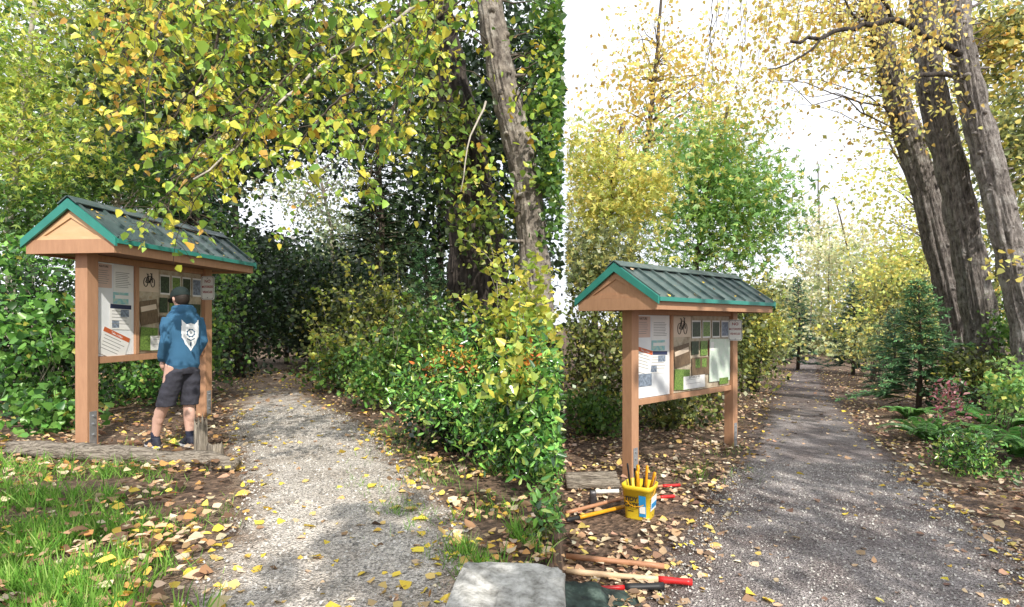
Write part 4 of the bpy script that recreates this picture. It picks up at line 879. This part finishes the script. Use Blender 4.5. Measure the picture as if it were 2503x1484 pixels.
for (px,Y,bl,n,pl,lb,tr) in ((2000,46,[(2000,600,46,45,110,3),(1995,750,46,80,90,3)],2600,'pale','faint pale yellow tree above the path end',(2000,400)),
   (2110,40,[(2090,650,40,80,110,3),(2120,790,40,110,80,3)],5200,'paleg','distant yellow green tree right of the path end',(2040,480)),
   (2260,34,[(2240,670,34,120,90,3),(2200,790,34,130,90,3)],6500,'yelgr','yellow green tree behind the large fir',(2200,560)),
   (2440,30,[(2460,480,30,90,280,3),(2420,780,30,110,110,3)],6500,'rolive','olive tree at the right edge behind the trunks',(2430,300)),
   (2380,26,[(2200,570,26,70,100,2),(2170,430,26,60,130,2)],2000,'yelgr','half bare yellow tree left of the three trunks',(2150,300))):
    b=G(px,Y,'R'); plant('broadleaf_tree',lb,'tree',b,[(bl,n,.3 if Y>27 else .19,pl,dict(clump=.9,contrast=.25))],'R',trunk=[b,at(px,760,Y),at(*tr,Y)],r0=.14,r1=.04,limbs=30,rl=.04,bark='twig')
b=G(2000,38,'R'); plant('hedge_shrub','pale thicket closing the far end of the dark path','shrub',b,[([(2000,835,40,90,35,2),(1900,845,36,50,40,1.5),(2090,850,34,70,45,1.5)],4200,.3,'paleg',dict(clump=.6,contrast=.3))],'R',limbs=20,rl=.03,tname='stem',cname='leaves')
for i,(x,yt,Y,r) in enumerate(((1978,700,38,.08),(1996,470,44,.09),(2020,560,40,.07),(2118,540,36,.07))):
    b=G(x,Y,'R'); root=empty('slender_sapling',b,['thin sapling left of the path end','tall faint sapling above the path end','pale slim sapling at the path end','leaning thin sapling right of the path end'][i],'tree')
    MB().tube([b,at(x+3,790,Y),at(x+8-20*(i==3),yt,Y)],[r,r*.8,r*.3],8).build('trunk',M['bark_pale'],root,True,org=b)
    lm=LM('R'); foliage(lm,[(x,yt+100,Y,36,120,1.2)],600,.26,'pale',clump=.6); lm.build('crown',M['leaf'],root,b)
fir(G(1950,24,'R'),3.9,1.0,'slender dark fir left of the dark path','R','firb',100,1.3)
fir(G(2085,22,'R'),3.6,1.1,'small dark fir right of the path end','R','firb',100,1.3)
fir(G(2185,17,'R'),2.4,.9,'low bluish fir between the small fir and the large one','R','firb',80,1.0)
fir(G(2245,12.8,'R'),2.95,1.25,'large spreading young fir in front of the grey trunks','R','firg',110,1.2)
b=G(2140,19,'R'); plant('leafy_shrub','yellow green shrub on the right bank behind the firs','shrub',b,[([(2130,840,19,70,50,1),(2200,740,20,90,90,1)],3500,.14,'rolive',dict(clump=.35)),([(2180,690,20,90,60,1)],900,.13,'yelgr',dict(clump=.35))],'R',limbs=30,rl=.015,tname='stem',cname='leaves',shoots=(20,1.0,.13,'yelgr','leaf'))
b=G(2420,12.5,'R'); plant('leafy_shrub','dark shrub at the foot of the large trunks','shrub',b,[([(2440,890,12.6,80,35,.6),(2380,910,12,70,35,.5)],2200,.1,'olive',dict(clump=.2)),([(2490,800,12,30,90,.4)],900,.1,'green',dict(clump=.2))],'R',limbs=20,rl=.012,tname='stem',cname='leaves')
trunk([G(2375,15,'R'),at(2335,760,15),at(2270,500,15),at(2195,250,15),at(2145,60,15),at(2115,-60,15)],.36,.21,'left grey poplar trunk leaning out over the dark path','bark_brown','R',[([(2070,110,15.5,130,100,1),(2130,300,15.5,60,90,1),(1960,50,15,130,70,1)],2600,.14,'yellow',dict(clump=.45)),([(1890,190,13,90,110,.8)],450,.12,'yellow',dict(clump=.45))],60,rl=.025,stubs=4)
trunk([G(2425,13,'R'),at(2400,800,13),at(2345,500,13),at(2278,230,13),at(2250,-60,13)],.34,.23,'thick furrowed middle poplar trunk','bark_brown','R',[([(2240,160,15.8,110,130,.6),(2350,60,14.5,120,90,.6),(2350,300,14.5,60,160,.5)],2900,.14,'yelgr',dict(clump=.4))],30,rl=.025,stubs=7)
trunk([G(2535,11,'R'),at(2512,800,11),at(2458,560,11),at(2398,330,11),at(2345,100,11),at(2330,-60,11)],.26,.19,'pale ridged poplar trunk nearest the right edge','bark_grey','R',[([(2470,110,11.8,70,140,.4),(2500,330,11.8,45,160,.4)],3000,.12,'rolive',dict(kind='leaf',clump=.25)),([(2430,150,11.6,80,160,.4),(2470,660,10.4,40,50,.3)],650,.11,'yellow',dict(kind='leaf',clump=.25)),([(2290,200,10.6,100,180,.3)],200,.08,'yellow',dict(kind='leaf',clump=.3,per=8))],26,rl=.02,stubs=12)
def boughs():
    base=at(2345,130,10.4); root=empty('overhanging_branches',base,'dark bare boughs with hanging yellow leaves crossing the pale sky','branches')
    lm=LM('R'); tw=MB()
    for pts,r in (([at(2345,130,10.5),at(2270,90,10),at(2190,50,9.4),at(2110,60,9),at(2020,88,8.6),at(1935,104,8.4)],.065),([at(2330,185,10.6),at(2250,180,10),at(2190,205,9.8),at(2140,200,9.6)],.05),([at(2190,50,9.4),at(2150,-10,9.2),at(2160,-60,9)],.035),([at(2110,60,9),at(2080,30,9),at(2040,-40,9)],.025),([at(2020,88,8.6),at(1940,150,8.2),at(1880,170,8)],.02)):
        q=[]
        for i in range(len(pts)-1): q+=[pts[i].lerp(pts[i+1],k/4) for k in range(4)]
        q.append(pts[-1]); m=len(q); q=[p+Vector((U(-1,1),0,U(-1,1)))*.03 for p in q]
        MB().tube(q,[r*(1-.72*i/m) for i in range(m)],10).build('limb',M['bark_dark'],root,True,org=base)
    for i in range(72):
        x=U(1700,2330); y0=U(-120,60); Y=U(8,12); ln=U(80,300)*(1 if x<2200 else .5)
        s_=at(x+U(0,60),y0,Y); e=at(x,y0+ln,Y); pts=curve(s_,e,.05,10,.02); tw.tube(pts,[.006-.0004*j for j in range(11)],4,cap=False)
        P=[];A=[]
        for j in range(2,11):
            for _ in range(3 if x>1950 else 2):
                P.append((pts[j]+Vector((U(-.2,.2),U(-.13,.13),U(-.14,.06))))[:]); A.append((U(-.7,.7),U(-.7,.7),-U(.2,1)))
        lm.add(np.array(P),rng.uniform(.045,.085,len(P)),pal(P_['yellow'],len(P)),'leaf',A=np.array(A))
    tw.build('twigs',M['twig'],root,org=base)['kind']='stuff'; lm.build('leaves',M['leaf'],root,base)
boughs()
ferns=[(2270,1065,.72,'arching fern at the left of the fern patch'),(2440,1040,.85,'upright fern beside the pink tinged bush'),(2500,1110,.8,'fern at the right edge of the shaded side'),(2225,1010,.5,'small fern nearest the large fir')]
for px,py,L,lb in ferns: fern(gp(px,py+15,'R'),lb,16,L)
b=gp(2370,1160,'R'); plant('oregon_grape_bush','low glossy bush with pinkish red leaves among the ferns','bush',b,[([(2350,1100,7.6,50,45,.3),(2410,1160,7.3,50,25,.25),(2320,1130,7.8,35,25,.2)],1000,.07,'gloss',dict(kind='lance',clump=.10,per=18,contrast=.4)),([(2330,965,7.9,40,35,.15),(2345,1010,7.8,50,25,.15)],240,.07,'pink',dict(kind='lance',clump=.09)),([(2360,1120,7.8,50,40,.3)],400,.07,'dark',dict(clump=.1))],'R',limbs=30,rl=.006,tname='stem',cname='leaves',lmat='gloss',shoots=(22,.45,.075,'gloss','lance'))
b=G(2430,9.5,'R'); plant('leafy_shrub','leafy green shrub behind the fern patch','shrub',b,[([(2475,970,9.4,50,35,.4),(2490,910,9.6,30,45,.4)],900,.09,'rgreen',dict(clump=.15,contrast=.45))],'R',limbs=16,rl=.008,tname='stem',cname='leaves',shoots=(14,.4,.09,'rgreen','leaf'))
# ------------------------------------------------------------ unseen trees added behind the viewer to shade and dapple the scene
def shade(x,y,h,cr,n,label,palette='rgreen',per=40,cs=.45):
    b=Vector((x,y,gz(x,y))); root=empty('broadleaf_tree',b,label,'tree')
    MB().tube([b,b+Vector((.2,0,h*.5)),b+Vector((0,0,h))],[.3,.22,.08],12).build('trunk',M['bark_grey'],root,True,org=b)
    kc=n//per; d=unit(rng.normal(size=(kc,3)))*rng.uniform(0,1,(kc,1))**.4; cc=np.array([x,y,h])+d*np.array(cr); li=rng.integers(0,kc,n)
    lm=LM(); lm.add(cc[li]+rng.normal(size=(n,3))*cs,rng.uniform(.18,.35,n),pal(P_[palette],n),'leaf'); lm.build('crown',M['leaf'],root,b)
shade(9.5,-2.5,9,(4.2,6,3.0),2500,'large unseen tree added behind the viewer to shade the dark path')
shade(17,-.5,9.5,(4.5,7,3.0),1700,'second large unseen tree added farther right behind the viewer for shade')
shade(1.2,-4.6,7.0,(3.2,2.2,1.6),800,'loose unseen tree added behind the viewer to dapple the sunny path','lime',80,.26)
# ------------------------------------------------------------ light, sky, camera
EL=42
dh=Vector((-.40,1,0)).normalized(); d=(dh*math.cos(R(EL))+Vector((0,0,-math.sin(R(EL))))).normalized()
sl=bpy.data.lights.new('sun','SUN'); sl.energy=5.0; sl.angle=R(.5); sl.color=(1,.95,.86)
so=bpy.data.objects.new('sun',sl); C.objects.link(so); so.rotation_euler=d.to_track_quat('-Z','Y').to_euler()
w=bpy.data.worlds.new("World"); bpy.context.scene.world=w; w.use_nodes=True; nt=w.node_tree; bg=nt.nodes['Background']
sk=nt.nodes.new('ShaderNodeTexSky'); sk.sky_type='NISHITA'; sk.sun_disc=False; sk.sun_elevation=R(EL); sk.sun_rotation=R(158); sk.dust_density=2
tc=nt.nodes.new('ShaderNodeTexCoord'); nz=nt.nodes.new('ShaderNodeTexNoise'); nz.inputs['Scale'].default_value=2.2; nz.inputs['Detail'].default_value=6
nt.links.new(tc.outputs['Generated'],nz.inputs['Vector'])
rp=nt.nodes.new('ShaderNodeValToRGB'); rp.color_ramp.elements[0].position=.32; rp.color_ramp.elements[0].color=(.55,.55,.55,1); rp.color_ramp.elements[1].position=.5
nt.links.new(nz.outputs['Fac'],rp.inputs['Fac'])
mx=nt.nodes.new('ShaderNodeMix'); mx.data_type='RGBA'; nt.links.new(rp.outputs['Color'],mx.inputs[0]); nt.links.new(sk.outputs['Color'],mx.inputs[6]); mx.inputs[7].default_value=(9.2,9.5,10.2,1)
nt.links.new(mx.outputs[2],bg.inputs['Color']); bg.inputs['Strength'].default_value=.15
cam=bpy.data.cameras.new('Camera'); co=bpy.data.objects.new('Camera',cam); C.objects.link(co); co.location=(0,0,H); co.rotation_euler=(R(90),0,0)
cam.lens=36*F/2503; cam.shift_y=48/2503; cam.clip_end=2000; cam.clip_start=.05
sc=bpy.context.scene; sc.camera=co; sc.view_settings.view_transform='Standard'; sc.view_settings.look='None'; sc.view_settings.exposure=0
